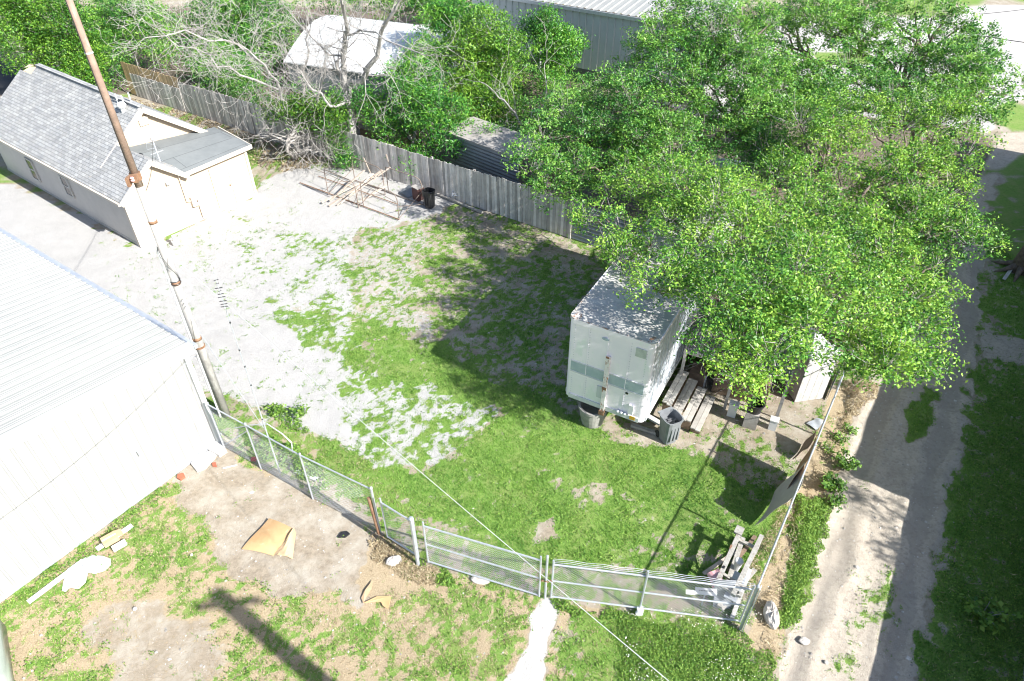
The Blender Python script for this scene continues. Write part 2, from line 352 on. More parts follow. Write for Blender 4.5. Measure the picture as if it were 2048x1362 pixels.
def dline(x,y,P):
    d=np.full(x.shape,1e9)
    for (x1,y1),(x2,y2) in zip(P[:-1],P[1:]):
        ex,ey=x2-x1,y2-y1; t=np.clip(((x-x1)*ex+(y-y1)*ey)/(ex*ex+ey*ey),0,1); d=np.minimum(d,np.hypot(x-x1-t*ex,y-y1-t*ey))
    return d
RUT1=PG((1560,1400),(1640,1180),(1700,1010),(1745,860),(1800,740),(1860,640)); RUT2=PG((1770,1400),(1810,1180),(1850,1000),(1885,850),(1915,720),(1950,560),(1965,450))
wob=(fbm(gx,gy,.8,2,70)-.5)*.5
for P_ in (RUT1,RUT2):
    d_=dline(gx,gy,P_)+wob; rt_=np.exp(-(d_/.22)**2); gz-=.05*rt_*CV['track']; gz+=.03*np.exp(-((np.abs(d_)-.45)/.15)**2)*CV['track']
    CV['litter']=np.maximum(CV['litter'],0)
RUTW=np.clip(np.exp(-((dline(gx,gy,RUT1)+wob)/.3)**2)+np.exp(-((dline(gx,gy,RUT2)+wob)/.3)**2),0,1)*CV['track']
gz+=(fbm(gx,gy,9,2,81)-.5)*.018*np.clip(CV['track']+CV['dirt'],0,1)
nx,ny=len(xs),len(ys)
ii=(np.arange(ny-1)[:,None]*nx+np.arange(nx-1)[None,:]).ravel()
gf=np.stack([ii,ii+1,ii+1+nx,ii+nx],1)
def groundmat():
    m=bpy.data.materials.new('ground_cover'); m.use_nodes=True; t=m.node_tree; L=t.links; p=t.nodes['Principled BSDF']; p.inputs['Roughness'].default_value=.95; p.inputs['Specular IOR Level'].default_value=.15
    g=t.nodes.new('ShaderNodeNewGeometry')
    def noise(sc,d=6,r=.7):
        n=t.nodes.new('ShaderNodeTexNoise'); n.inputs['Scale'].default_value=sc; n.inputs['Detail'].default_value=d; n.inputs['Roughness'].default_value=r; L.new(g.outputs['Position'],n.inputs['Vector']); return n.outputs[0]
    def rng(x,a,b,c=0.,d=1.):
        r=t.nodes.new('ShaderNodeMapRange'); r.inputs[1].default_value=a; r.inputs[2].default_value=b; r.inputs[3].default_value=c; r.inputs[4].default_value=d; L.new(x,r.inputs[0]); return r.outputs[0]
    def mix(f,a,b):
        x=t.nodes.new('ShaderNodeMix'); x.data_type='RGBA'
        L.new(f,x.inputs[0])
        for k,q in ((6,a),(7,b)):
            if isinstance(q,tuple): x.inputs[k].default_value=(*q,1)
            else: L.new(q,x.inputs[k])
        return x.outputs[2]
    def math_(op,a,b):
        x=t.nodes.new('ShaderNodeMath'); x.operation=op
        for k,q in ((0,a),(1,b)):
            if isinstance(q,(int,float)): x.inputs[k].default_value=q
            else: L.new(q,x.inputs[k])
        return x.outputs[0]
    n_f=noise(55,3); n_m=noise(9,6); n_c=noise(1.3,5); n_g=noise(28,5,.8)
    vo=t.nodes.new('ShaderNodeTexVoronoi'); vo.inputs['Scale'].default_value=38; L.new(g.outputs['Position'],vo.inputs['Vector'])
    peb=rng(vo.outputs['Distance'],.0,.6)
    A={}
    for q in ('cov','cov2'):
        a=t.nodes.new('ShaderNodeAttribute'); a.attribute_name=q; s=t.nodes.new('ShaderNodeSeparateColor'); L.new(a.outputs['Color'],s.inputs[0]); A[q]=s.outputs
    a3=t.nodes.new('ShaderNodeAttribute'); a3.attribute_name='cov3'; s3=t.nodes.new('ShaderNodeSeparateColor'); L.new(a3.outputs['Color'],s3.inputs[0])
    def w(sock,nz,amp=.6): return rng(math_('ADD',sock,math_('MULTIPLY',math_('SUBTRACT',nz,.5),amp)),.42,.58)
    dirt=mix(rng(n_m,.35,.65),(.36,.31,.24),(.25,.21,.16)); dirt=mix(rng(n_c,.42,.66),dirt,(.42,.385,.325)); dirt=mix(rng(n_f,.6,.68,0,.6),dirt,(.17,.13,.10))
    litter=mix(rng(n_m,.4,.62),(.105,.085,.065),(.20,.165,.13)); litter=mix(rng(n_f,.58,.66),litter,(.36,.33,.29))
    gravel=mix(rng(n_c,.38,.66),(.55,.54,.52),(.48,.47,.45)); gravel=mix(rng(peb,.5,.95,0,.65),gravel,(.27,.27,.275)); gravel=mix(rng(n_g,.57,.67,0,.6),gravel,(.20,.195,.19))
    track=mix(rng(n_c,.35,.65),(.50,.445,.37),(.39,.345,.285)); track=mix(rng(n_m,.48,.7,0,.7),track,(.24,.21,.18)); track=mix(rng(n_f,.60,.66),track,(.56,.53,.48))
    straw=mix(rng(n_g,.35,.65),(.46,.38,.26),(.30,.235,.15))
    conc=mix(rng(n_c,.3,.7),(.50,.49,.475),(.42,.41,.39)); conc=mix(rng(n_g,.62,.7,0,.5),conc,(.45,.42,.38))
    asph=mix(rng(n_f,.4,.7),(.055,.056,.062),(.10,.10,.11))
    green=mix(rng(n_g,.35,.65),(.13,.24,.045),(.20,.31,.075)); green=mix(rng(n_m,.5,.68,0,.6),green,(.07,.14,.035))
    green=mix(rng(n_c,.45,.62,0,.5),green,(.26,.29,.11))
    c=dirt
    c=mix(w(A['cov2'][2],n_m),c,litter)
    c=mix(w(A['cov2'][0],n_m,.8),c,straw)
    c=mix(w(A['cov'][1],n_m,.8),c,gravel)
    c=mix(w(A['cov2'][1],n_m,.3),c,track)
    c=mix(math_('MULTIPLY',w(s3.outputs[2],n_m,.7),.45),c,(.30,.27,.235))
    c=mix(w(s3.outputs[0],n_m,.2),c,conc)
    c=mix(w(s3.outputs[1],n_m,.1),c,asph)
    c=mix(w(A['cov'][0],n_g,1.3),c,green)
    L.new(c,p.inputs['Base Color'])
    b=t.nodes.new('ShaderNodeBump'); b.inputs['Strength'].default_value=.7; b.inputs['Distance'].default_value=.03
    L.new(math_('ADD',n_g,math_('MULTIPLY',peb,.35)),b.inputs['Height']); L.new(b.outputs[0],p.inputs['Normal'])
    return m
gobj=build('ground',np.stack([gx,gy,gz],1),gf,groundmat(),base=(0,0,0),smooth=True)
def vcol(me,name,r,g,b):
    a=me.attributes.new(name,'FLOAT_COLOR','POINT'); a.data.foreach_set('color',np.stack([r,g,b,np.ones_like(r)],1).astype(np.float32).ravel())
vcol(gobj.data,'cov',CV['gfine'],CV['gravel'],CV['dirt']); vcol(gobj.data,'cov2',CV['straw'],CV['track'],CV['litter']); vcol(gobj.data,'cov3',CV['conc'],CV['asph'],RUTW)
tag(gobj,kind='structure')

# ------------------------------------------------------------------ foliage tools
def leaves(C,size,aspect=.5,upb=.5,tone=None,seedvar=.25,curl=.15):
    """one folded diamond per point of C (N,3); returns verts, faces, var"""
    N=len(C); n=RNG.normal(size=(N,3)); n[:,2]=np.abs(n[:,2])+upb; n/=np.linalg.norm(n,axis=1)[:,None]
    t=RNG.normal(size=(N,3)); t-=n*np.sum(t*n,1)[:,None]; t/=np.linalg.norm(t,axis=1)[:,None]; b=np.cross(n,t)
    s=(size*RNG.uniform(.65,1.3,N))[:,None]
    v=np.stack([C-t*s*.5,C+b*s*aspect*.5+n*s*curl,C+t*s*.5,C-b*s*aspect*.5+n*s*curl],1).reshape(-1,3)
    f=np.arange(4*N).reshape(N,4)
    tv=(np.full(N,.5) if tone is None else tone)+RNG.normal(size=N)*seedvar
    return v,f,np.repeat(np.clip(tv,0,1),4)
def sticks(A,B,ra,rb):
    """many 3-sided tapered twigs"""
    N=len(A); d=B-A; d/=np.linalg.norm(d,axis=1)[:,None]+1e-9
    x=np.cross(d,np.tile([.3,.2,1.],(N,1))); x/=np.linalg.norm(x,axis=1)[:,None]+1e-9; y=np.cross(d,x)
    ra=np.broadcast_to(np.asarray(ra,float),(N,))[:,None]; rb=np.broadcast_to(np.asarray(rb,float),(N,))[:,None]; vs=[]
    for P,r in ((A,ra),(B,rb)):
        for k in range(3):
            an=2*math.pi*k/3; vs.append(P+r*(math.cos(an)*x+math.sin(an)*y))
    v=np.stack(vs,1).reshape(-1,3); o=(np.arange(N)*6)[:,None]
    f=np.concatenate([o+np.array([[0,1,4,3]]),o+np.array([[1,2,5,4]]),o+np.array([[2,0,3,5]])],0)
    return v,f
def merge(L):
    vs=[];fs=[];k=0
    for v,f in L: vs.append(v);fs.append(f+k);k+=len(v)
    return np.concatenate(vs),np.concatenate(fs)
def inpoly(u,v,poly):
    return sdpoly(np.array([float(u)]),np.array([float(v)]),poly)[0]
def lobes_from(poly,zf,step,jit=.35,holes=()):
    """lay out crown lobes over a surveyed outline"""
    us=[p[0] for p in poly];vs=[p[1] for p in poly]; out=[]
    v=min(vs)+step*.4;row=0
    while v<max(vs):
        u=min(us)+(step*.5 if row%2 else step*.1)
        while u<max(us):
            uu=u+random.uniform(-jit,jit)*step; vv=v+random.uniform(-jit,jit)*step
            if inpoly(uu,vv,poly)>step*.5 and not any(inpoly(uu,vv,h)>0 for h in holes): out.append((uu,vv,zf(uu,vv)))
            u+=step
        v+=step*.8; row+=1
    if len(out)<3:
        cu=sum(us)/len(us);cv=sum(vs)/len(vs); out+=[(cu+(u-cu)*.45,cv+(v-cv)*.45,zf(cu,cv)) for u,v in poly]
    return out
def limb(p,q,sag=.1,n=5,wob=.12):
    p=np.array(p,float);q=np.array(q,float);L=np.linalg.norm(q-p);pts=[]
    for i in range(n+1):
        t=i/n; c=p+(q-p)*t; c[2]+=math.sin(t*math.pi)*sag*L
        if 0<i<n: c=c+RNG.normal(size=3)*wob*L*.25
        pts.append(c)
    return pts
def make_tree(name,label,cat,base,lobes,rad,leafm,barkm,group=None,trunk_r=.2,fork=.35,leafsize=.12,cl_per=75,lf_per=14,spread=.125,aspect=.5,tone=.5,upb=.5,baretwigs=.16,drop=.12,twigf=.5):
    """lobes: world points; trunk > limbs > twigs > leaf sprays"""
    base=np.array(base,float); t=thing(name,base,label,cat,group)
    cen=np.mean(lobes,0); top=max(l[2] for l in lobes)
    fk=base+V3((cen[0]-base[0])*.2,(cen[1]-base[1])*.2,max(1.2,top*fork))
    tb=MB(); tb.tube(limb(base-V3(0,0,.1),fk,0,5,.06),[trunk_r*(1.35-.55*i/5) for i in range(6)],10)
    nl=max(3,min(7,len(lobes)//6+2))
    # primary limbs to clusters of lobes
    L=np.array(lobes); idx=RNG.choice(len(L),min(nl,len(L)),replace=False); K=L[idx]
    for _ in range(4):
        as_=np.argmin(((L[:,None]-K[None])**2).sum(2),1); K=np.array([L[as_==k].mean(0) if (as_==k).any() else K[k] for k in range(len(K))])
    for k in range(len(K)):
        e=K[k]*.75+fk*.25-V3(0,0,.5); tb.tube(limb(fk,e,.05,5,.18),[trunk_r*(.62-.3*i/5) for i in range(6)],7)
        for l in L[as_==k]: tb.tube(limb(e,l-V3(0,0,rad*.45),.03,4,.2),[trunk_r*(.26-.17*i/4) for i in range(5)],5)
    st=[(np.array(tb.v),None)]
    A=[];B=[];CC=[];tn=[];ba=[];bb=[]
    for l in L:
        if len(L)>25 and random.random()<.13: continue
        r=rad*random.uniform(.7,1.3); n=int(cl_per*(r/rad)**2*(random.uniform(.35,.7) if random.random()<.22 else 1.))
        d=RNG.normal(size=(n,3)); d[:,2]=d[:,2]*.75+.25; d/=np.linalg.norm(d,axis=1)[:,None]
        rr=r*RNG.uniform(.35,1.08,n)**.7
        nz=.75+.5*vnoise(d[:,0]*2+l[0],d[:,1]*2+l[1],1.6,3)
        P=l+d*(rr*nz)[:,None]*np.array([1,1,.75]); P[:,2]-=drop*rr*np.clip(1-d[:,2],0,2)
        core=l-V3(0,0,rad*.45)+d*r*.15
        mid=core+(P-core)*.5+RNG.normal(size=P.shape)*.08; w1=RNG.random(n)<twigf
        A+=[core[w1],mid[w1]];B+=[mid[w1],P[w1]]
        keep=RNG.random(n)>.06; Pk=P[keep]; m=len(Pk)
        lt=tone+random.gauss(0,.13)
        c=np.repeat(Pk,lf_per,0)+RNG.normal(size=(m*lf_per,3))*spread*np.array([1,1,.6]); CC.append(c)
        tn.append(np.repeat(lt+RNG.normal(size=m)*.20,lf_per))
        nb=int(n*baretwigs)
        if nb: # bare twigs that poke out
            s=P[:nb]; e=s+d[:nb]*RNG.uniform(.1,.45,nb)[:,None]+RNG.normal(size=(nb,3))*.1; ba.append(s);bb.append(e)
    A=np.concatenate(A);B=np.concatenate(B); v1,f1=sticks(A,B,.009,.005)
    parts=[(v1,f1)]
    if ba: parts.append(sticks(np.concatenate(ba),np.concatenate(bb),.006,.003))
    tv=np.array(tb.v); 
    # trunk mesh (quads only; drop caps)
    tf=np.array([f for f in tb.f if len(f)==4]); tv_,tf_=merge([(tv,tf)])
    build('trunk',tv_,tf_,barkm,t,smooth=True)
    v,f=merge(parts); build('twigs',v,f,M['twig'],t)
    v,f,a=leaves(np.concatenate(CC),leafsize,aspect,upb,np.concatenate(tn)); build('crown',v,f,leafm,t,attr=a)
    return t
def grow(start,dirn,length,rad,depth,out,curl=.25,kids=(2,4),shrink=.72,grav=0.):
    """bare branching, out collects (A,B,ra,rb)"""
    p=np.array(start,float);d=unit(dirn);n=max(3,int(length/.35)); 
    for i in range(n):
        d=unit(d+RNG.normal(size=3)*curl*.5+V3(0,0,grav)); q=p+d*(length/n); r0=rad*(1-.6*i/n); r1=rad*(1-.6*(i+1)/n)
        out.append((p,q,r0,r1)); p=q
        if depth>0 and i>=n*.2 and random.random()<.9:
            for _ in range(random.randint(*kids)-1 if i<n-1 else random.randint(*kids)):
                s=RNG.normal(size=3); s-=d*np.dot(s,d); s=unit(s); nd=unit(d*random.uniform(.5,.9)+s*random.uniform(.5,1.))
                grow(q,nd,length*random.uniform(.35,.62)*shrink/.72,max(.004,r1*.6),depth-1,out,curl,kids,shrink,grav)
def bare_tree(name,label,base,stems,depth=3,kids=(1,3),m=None):
    """stems: list of (polyline, r0, r1, spawn) in world space"""
    t=thing(name,base,label,'tree'); tb=MB(); out=[]
    for pts,r0,r1,sp in stems:
        pts=[np.array(p,float) for p in pts]; q_=[pts[0]]
        for a_,b_ in zip(pts[:-1],pts[1:]):
            for f_ in (.33,.66): q_.append(a_+(b_-a_)*f_+RNG.normal(size=3)*.07*np.linalg.norm(b_-a_))
            q_.append(b_)
        pts=q_; k=len(pts); sp=max(0,int(round(sp/2.2)))+(1 if sp else 0)
        tb.tube(pts,[r0+(r1-r0)*i/(k-1) for i in range(k)],8,cap=False)
        for i in range(1,k):
            seg=pts[i]-pts[i-1]; 
            for s in range(sp):
                if i<k*.3: continue
                q=pts[i-1]+seg*random.random(); dd=unit(seg)*.5+RNG.normal(size=3)*.7; dd[2]+=.1
                rr=(r0+(r1-r0)*i/(k-1))*.45; grow(q,dd,random.uniform(1.1,2.5),max(.012,rr*.7),depth-1,out,.45,kids)
        grow(pts[-1],pts[-1]-pts[-2],random.uniform(1.2,2.2),r1,depth,out,.4,kids)
    build('trunk',np.array(tb.v),np.array(tb.f),m or M['bark_dead'],t,smooth=True)
    A=np.array([o[0] for o in out]);B=np.array([o[1] for o in out]); v,f=sticks(A,B,np.maximum([o[2] for o in out],.0075),np.maximum([o[3] for o in out],.005))
    build('branches',v,f,m or M['bark_dead'],t); return t

# ------------------------------------------------------------------ metal building, left
Cc=V3(-8.90,13.98,0); md=V3(-.571,-.821,0); md=unit(md); mb=V3(md[1],-md[0],0) # mb away from the yard front? perpendicular
if mb[1]<0: mb=-mb
mn=-mb # outward normal of the gable wall
# gable wall faces +x -y ; wall runs from Cc towards the camera along md ; long side runs along mb
def metal_building():
    t=thing('metal_building',Cc+md*4+mb*5,'long white metal building with ribbed roof beside the utility pole','building')
    eh=3.62; pitch=.095; Lw=14.; hw=7.; Lb=16.
    def top(s): return eh+pitch*(s if s<hw else 2*hw-s)
    n=46; prof=[(0,0),(.12,0),(.2,.028),(.32,.028),(.4,0)]
    m=MB(); pw=Lw/n
    pts=[]
    for i in range(n):
        for q,h in prof: pts.append(((i+q)*pw,h))
    pts.append((Lw,0))
    vs=[];
    for s,h in pts: b=Cc+md*s+mn*h; vs+= [b+UP*-.02,b+UP*(top(s)-.02)]
    m.add(vs,[[2*i,2*i+2,2*i+3,2*i+1] for i in range(len(pts)-1)])
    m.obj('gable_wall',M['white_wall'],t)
    m=MB(); n2=int(Lb/.3); vs=[]
    for i in range(n2):
        for q,h in prof: b=Cc+mb*((i+q)*.3)-md*h; vs+=[b,b+UP*(eh-.02)]
    m.add(vs,[[2*i,2*i+2,2*i+3,2*i+1] for i in range(len(vs)//2-1)]); m.obj('side_wall',M['white_metal'],t)
    # roof: ribs run down the slope
    sl=unit(V3(md[0],md[1],pitch)); nr=unit(np.cross(mb,sl)); nr=nr if nr[2]>0 else -nr
    ov=.28; o=Cc+UP*(eh+.06-pitch*ov)-md*ov+mn*.12
    nrib=int((Lb+.24)/.305)
    rp=[(0,0),(.10,0),(.17,.04),(.27,.04),(.34,0),(.5,0),(.53,.009),(.56,0),(.75,0),(.78,.009),(.81,0)]
    m=ribsheet(o,sl*(hw+ov)/unit(sl)[:2].dot(md[:2]),mb*(Lb+.24),nrib,rp,nr)
    m.obj('roof_slope',M['roof_metal'],t)
    sl2=unit(V3(md[0],md[1],-pitch)); o2=Cc+UP*(eh+.06+pitch*hw)+md*hw+mn*.12; nr2=unit(np.cross(mb,sl2)); nr2=nr2 if nr2[2]>0 else -nr2
    m=ribsheet(o2,sl2*(hw+.2),mb*(Lb+.24),nrib,rp,nr2); m.obj('roof_slope',M['roof_metal'],t)
    # rake trim, eave trim, corner trim, downspout
    m=MB(); a=Cc+mn*.15-md*ov+UP*(eh-.02-pitch*ov); b=Cc+mn*.15+md*hw+UP*(eh+pitch*hw-.02); m.bar(a,b,.05,.24)
    m.bar(a+UP*.165-mn*.07,b+UP*.165-mn*.07,.20,.03); c=Cc+mn*.15+md*Lw+UP*(eh-.02); m.bar(b,c,.05,.24); m.obj('rake_trim',M['white_metal'],t)
    m=MB(); a=Cc-md*(ov+.07)+UP*(eh-.02)+mn*.15; m.bar(a,a+mb*(Lb+.3),.14,.13); m.obj('gutter',M['galv'],t)
    m=MB(); m.box(Cc+mn*.045-md*.045+UP*eh*.49,(.14,.14,eh*.98),(md,mb,UP)); m.obj('corner_trim',M['white_metal'],t)
    m=MB(); p=Cc-md*.13+mb*.12; m.tube([p+UP*.1-md*.1,p+UP*.25,p+UP*(eh-.3),p-md*.12+UP*(eh-.08)],.045,8); m.obj('downspout',M['galv'],t)
    m=MB()
    for z in (.5,1.6,2.7):
        for i in range(0,46): m.box(Cc+md*((i+.55)*pw)+mn*.006+UP*z,(.03,.012,.03),(md,mn,UP))
    o_=m.obj('screws',M['galv'],t); o_['kind']='stuff'
    m=MB(); m.bar(Cc+mn*.03+UP*.06,Cc+md*Lw+mn*.03+UP*.06,.04,.12); m.obj('base_trim',M['galv'],t)
    m=MB(); q=Cc+md*2.05+mn*.07+UP*1.5; m.box(q,(.10,.07,.16),(md,mn,UP)); m.obj('outlet_box',M['galv'],t)
metal_building()

# ------------------------------------------------------------------ house
HA=V3(-15.89,25.18,0); ha=V3(.6,.8,0); hb=V3(-.8,.6,0)
def HP(s,d,z): return HA+ha*s+hb*d+UP*z
def lap(p0,p1,z0,tops,out,step=.16,m=None):
    """lapped boards between p0 and p1; tops(s)->height"""
    m=m or MB(); p0=np.array(p0,float);p1=np.array(p1,float);L=np.linalg.norm(p1-p0);d=(p1-p0)/L;z=z0
    seg=24
    zm=max(tops(L*i/seg) for i in range(seg+1))
    while z<zm:
        for i in range(seg):
            s0,s1=L*i/seg,L*(i+1)/seg; a0,a1=min(z+step,tops(s0)),min(z+step,tops(s1))
            if max(a0,a1)<=z+1e-4: continue
            a0=max(a0,z);a1=max(a1,z)
            k=lambda a:(1-(a-z)/step)*.016
            m.add([p0+d*s0+UP*z+out*.016,p0+d*s1+UP*z+out*.016,p0+d*s1+UP*a1+out*k(a1),p0+d*s0+UP*a0+out*k(a0)],[(0,1,2,3)])
            m.add([p0+d*s0+UP*z,p0+d*s1+UP*z,p0+d*s1+UP*z+out*.016,p0+d*s0+UP*z+out*.016],[(0,1,2,3)])
        z+=step
    return m
def house():
    t=thing('house',HP(3,6,0),'tan house with grey shingle roof and cream gable end','house')
    W=5.9; Lh=12.4; D=2.5; ez=2.34; pk=4.55; pm=3.0; sl=(pk-ez)/pm; ov=.25
    # walls
    lap(HP(0,0,0),HP(0,Lh,0),.1,lambda s:ez,-ha).obj('side_wall',M['taupe'],t)
    lap(HP(0,D,0),HP(W,D,0),.1,lambda s:ez+sl*min(s,W-s),-hb).obj('gable_wall',M['cream'],t)
    def ft(s): return ez+max(0,(1.08-abs(s-1.45)*.76)) if s<2.8 else ez
    lap(HP(0,0,0),HP(W,0,0),.1,lambda s:min(ft(s),ez+sl*s+.01),-hb).obj('front_wall',M['cream'],t)
    lap(HP(W,0,0),HP(W,Lh,0),.1,lambda s:ez,ha).obj('back_wall',M['cream'],t)
    lap(HP(0,Lh,0),HP(W,Lh,0),.1,lambda s:ez+sl*min(s,W-s),hb).obj('far_wall',M['cream'],t)
    m=MB(); m.box(HP(W/2,Lh/2,.04),(W+.06,Lh+.06,.14),(ha,hb,UP)); m.obj('foundation',M['concrete'],t)
    # main roof
    th=.1
    def slab(name,pts,mt,uva,parent=t,thk=.07):
        m=MB(); m.slab(pts,thk); return m.obj(name,mt,parent,uv=uva)
    us=unit(ha*pm+UP*(pk-ez)); ud=unit(-ha*pm+UP*(pk-ez))
    zr=lambda s:ez+.1+sl*s
    slab('roof_slope',[HP(-ov,-ov,zr(-ov)),HP(1.44,-ov,zr(1.44)),HP(1.44,D-ov,zr(1.44)),HP(pm,D-ov,zr(pm)),HP(pm,Lh-.9,zr(pm)),HP(2.55,Lh-.9,zr(2.55)),HP(2.55,Lh+ov,zr(2.55)),HP(-ov,Lh+ov,zr(-ov))],M['shingle'],(HP(0,0,ez),hb,us))
    slab('roof_slope',[HP(pm+.01,D-ov,zr(pm)),HP(2*pm+ov,D-ov,zr(-ov)),HP(2*pm+ov,Lh-.9,zr(-ov)),HP(pm+.01,Lh-.9,zr(pm))],M['shingle'],(HP(0,0,ez),hb,ud))
    m=MB(); m.bar(HP(pm,D-ov,zr(pm)+.03),HP(pm,Lh-.9,zr(pm)+.03),.24,.03); m.obj('ridge_cap',M['shingle'],t,uv=(HP(0,0,0),hb,ha))
    # porch gable right slope (small) and the low grey roof
    z2=lambda s:zr(1.44)-.82*(s-1.44)
    slab('porch_roof_slope',[HP(1.45,-ov,zr(1.44)),HP(2.85,-ov,z2(2.85)),HP(2.72,.55,2.55),HP(1.45,1.5,zr(1.44))],M['shingle'],(HP(0,0,ez),hb,ha))
    m=MB(); n=8; vs=[]
    P00,P10,P11,P01=HP(2.62,-ov,2.43),HP(W+.25,-ov,2.52),HP(W+.25,D-.03,2.68),HP(1.46,D-.03,3.18)
    Pm=HP(1.46,.9,3.22)
    for j in range(n+1):
        for i in range(n+1):
            a,b=i/n,j/n; vs.append((P00*(1-a)+P10*a)*(1-b)+(P01*(1-a)+P11*a)*b)
    fs=[[j*(n+1)+i,j*(n+1)+i+1,(j+1)*(n+1)+i+1,(j+1)*(n+1)+i] for j in range(n) for i in range(n)]
    k=len(vs); vs2=[p-UP*.09 for p in vs]; ed=[i for i in range(n+1)]
    m.add(vs+vs2,fs+[[q+k for q in f][::-1] for f in fs]+[[i,i+1,i+1+k,i+k] for i in range(n)]+[[i*(n+1)+n,(i+1)*(n+1)+n,(i+1)*(n+1)+n+k,i*(n+1)+n+k] for i in range(n)])
    m.obj('low_roof',M['rollroof'],t,uv=(HP(0,0,0),ha,hb))
    # fascias / rake boards
    m=MB(); e=.12
    f=-ov-.02
    m.bar(HP(-ov,f,zr(-ov)-.13),HP(1.44,f,zr(1.44)-.13),.05,.2); m.bar(HP(1.44,f-.003,zr(1.44)-.13),HP(2.85,f-.003,z2(2.85)-.13),.05,.2)
    m.bar(HP(2.7,f-.006,2.36),HP(W+.25,f-.006,2.43),.05,.17)
    m.bar(HP(.55,D-ov-.02,zr(.55)-.12),HP(pm,D-ov-.02,zr(pm)-.12),.05,.22); m.bar(HP(pm,D-ov-.023,zr(pm)-.12),HP(2*pm+ov,D-ov-.023,zr(-ov)-.12),.05,.22)
    m.bar(HP(W+.27,-ov,2.42),HP(W+.27,D-.3,2.7),.04,.16); m.obj('rake_board',M['trim'],t)
    m=MB(); m.bar(HP(-ov-.05,-ov,zr(-ov)-.09),HP(-ov-.05,Lh+ov,zr(-ov)-.09),.09,.11); m.obj('gutter',M['trim'],t)
    m=MB() # brown soffit under the gable
    for s0,s1 in ((pm,2*pm-.3),): m.slab([HP(s0,D-.01,zr(pm)-.10),HP(s1,D-.01,zr(.3)-.10),HP(s1,D-ov,zr(.3)-.10),HP(s0,D-ov,zr(pm)-.10)],.02)
    m.obj('soffit',M['brown_soffit'],t)
    for s in (-.0,W): m=MB(); m.box(HP(s,-.02,ez/2),(.12,.07,ez-.02),(ha,hb,UP)); m.obj('corner_board',M['trim'],t)
    m=MB(); m.box(HP(-.035,0.08,ez/2),(.05,.12,ez-.02),(ha,hb,UP)); m.obj('corner_board',M['trim'],t)
    # gable vent
    m=MB(); c=HP(3.0,D-.05,3.98); m.box(c,(.42,.05,.36),(ha,hb,UP)); v=m.obj('gable_vent',M['trim'],t)
    m=MB()
    for i in range(5): m.box(HP(3.0,D-.085,3.86+i*.06),(.36,.03,.02),(ha,unit(hb+UP*.6),UP))
    m.obj('louvre',M['taupe'],v)
    # windows on the side wall
    nrm=-ha
    for (u0,v0,u1,v1) in ((53,316,81,361),(121,350,150,394)):
        a=onplane(u0,v0,HA,ha); b=onplane(u1,v1,HA,ha); d=((a-HA)@hb+(b-HA)@hb)/2; z1,z0=a[2],b[2]
        if z1-z0<.9: z0=z1-1.1
        z1=min(z1,ez-.2); wd=.62; c=HP(-.05,d,(z0+z1)/2)
        m=MB(); hz=z1-z0
        for k in (-1,1): m.box(c+hb*k*wd/2,(.06,.07,hz+.07),(ha,hb,UP))
        for k in (-1,0,1): m.box(c+UP*k*hz/2,(.055,wd-.07,.06),(ha,hb,UP))
        fr=m.obj('window',M['white_paint'],t)
        m=MB(); m.box(c-UP*hz*.25+ha*.005,(.03,wd-.1,hz*.5-.05),(ha,hb,UP)); m.obj('pane',M['glass'],fr)
        m=MB(); m.box(c+UP*hz*.25+ha*.005,(.03,wd-.1,hz*.5-.05),(ha,hb,UP)); m.obj('pane',M['glass'],fr)
    # door in the front wall, meter box, conduit
    m=MB()
    for s in (3.95,4.85): m.box(HP(s,-.035,1.02),(.07,.05,2.04),(ha,hb,UP))
    m.box(HP(4.4,-.035,2.05),(.83,.05,.07),(ha,hb,UP)); fr=m.obj('door_frame',M['trim'],t)
    m=MB(); m.box(HP(4.4,-.025,1.0),(.82,.03,2.),(ha,hb,UP)); dr=m.obj('door',M['cream'],t)
    m=MB(); m.lathe(HP(4.72,-.045,1.0),[(.03,0),(.035,.03),(.02,.05)],10,ax=(ha,UP,-hb)); m.obj('handle',M['rust'],dr)
    m=MB(); m.box(HP(2.9,-.09,.82),(.34,.16,.10),(ha,hb,UP)); m.box(HP(2.76,-.09,1.0),(.16,.15,.42),(ha,hb,UP)); m.obj('meter_box',M['trim'],t)
    m=MB(); m.tube([HP(3.0,-.09,.05),HP(3.0,-.09,1.0)],.022,8); m.tube([HP(2.5,-.08,1.1),HP(2.5,-.08,2.7)],.02,8);m.tube([HP(2.5,-.08,1.1),HP(2.9,-.1,1.0)],.02,8); m.obj('conduit',M['trim'],t)
    m=MB(); m.box(HP(1.95,-.08,2.2),(.16,.12,.12),(ha,hb,UP)); m.obj('wall_light',M['galv'],t)
    # roof vent (white turbine-like cap) and small pipes
    vp=onplane(247,222,HP(0,0,zr(0)),unit(np.cross(hb,us))); m=MB()
    m.lathe(vp-UP*.1,[(.10,0),(.10,.25),(.17,.27),(.2,.36),(.15,.46),(.04,.5)],14); m.obj('roof_vent',M['white_metal'],t)
    for (u,v) in ((236,205),(248,208),(262,203)):
        vp=onplane(u,v,HP(0,0,zr(0)),unit(np.cross(hb,us))); m=MB(); m.tube([vp-UP*.1,vp+UP*.38],.035,8); m.obj('vent_pipe',M['white_metal'],t)
    # service mast
    b=HP(2.15,.35,2.9); m=MB(); m.tube([b,b+UP*1.05],.03,8); m.lathe(b+UP*1.02,[(.045,0),(.08,.04),(.06,.12),(.02,.16)],10)
    q=b+UP*.5; m.bar(q-ha*.28,q+ha*.28,.03,.03); m.tube([q-ha*.28,b+ha*.4+hb*.6-UP*.2],.012,6)
    m.tube([b+UP*.85,b-ha*.3+UP*1.0,b-ha*.35+UP*.75,b+UP*.7],.008,5); m.obj('service_mast',M['galv'],t)
    return b+UP*1.05
MAST=house()
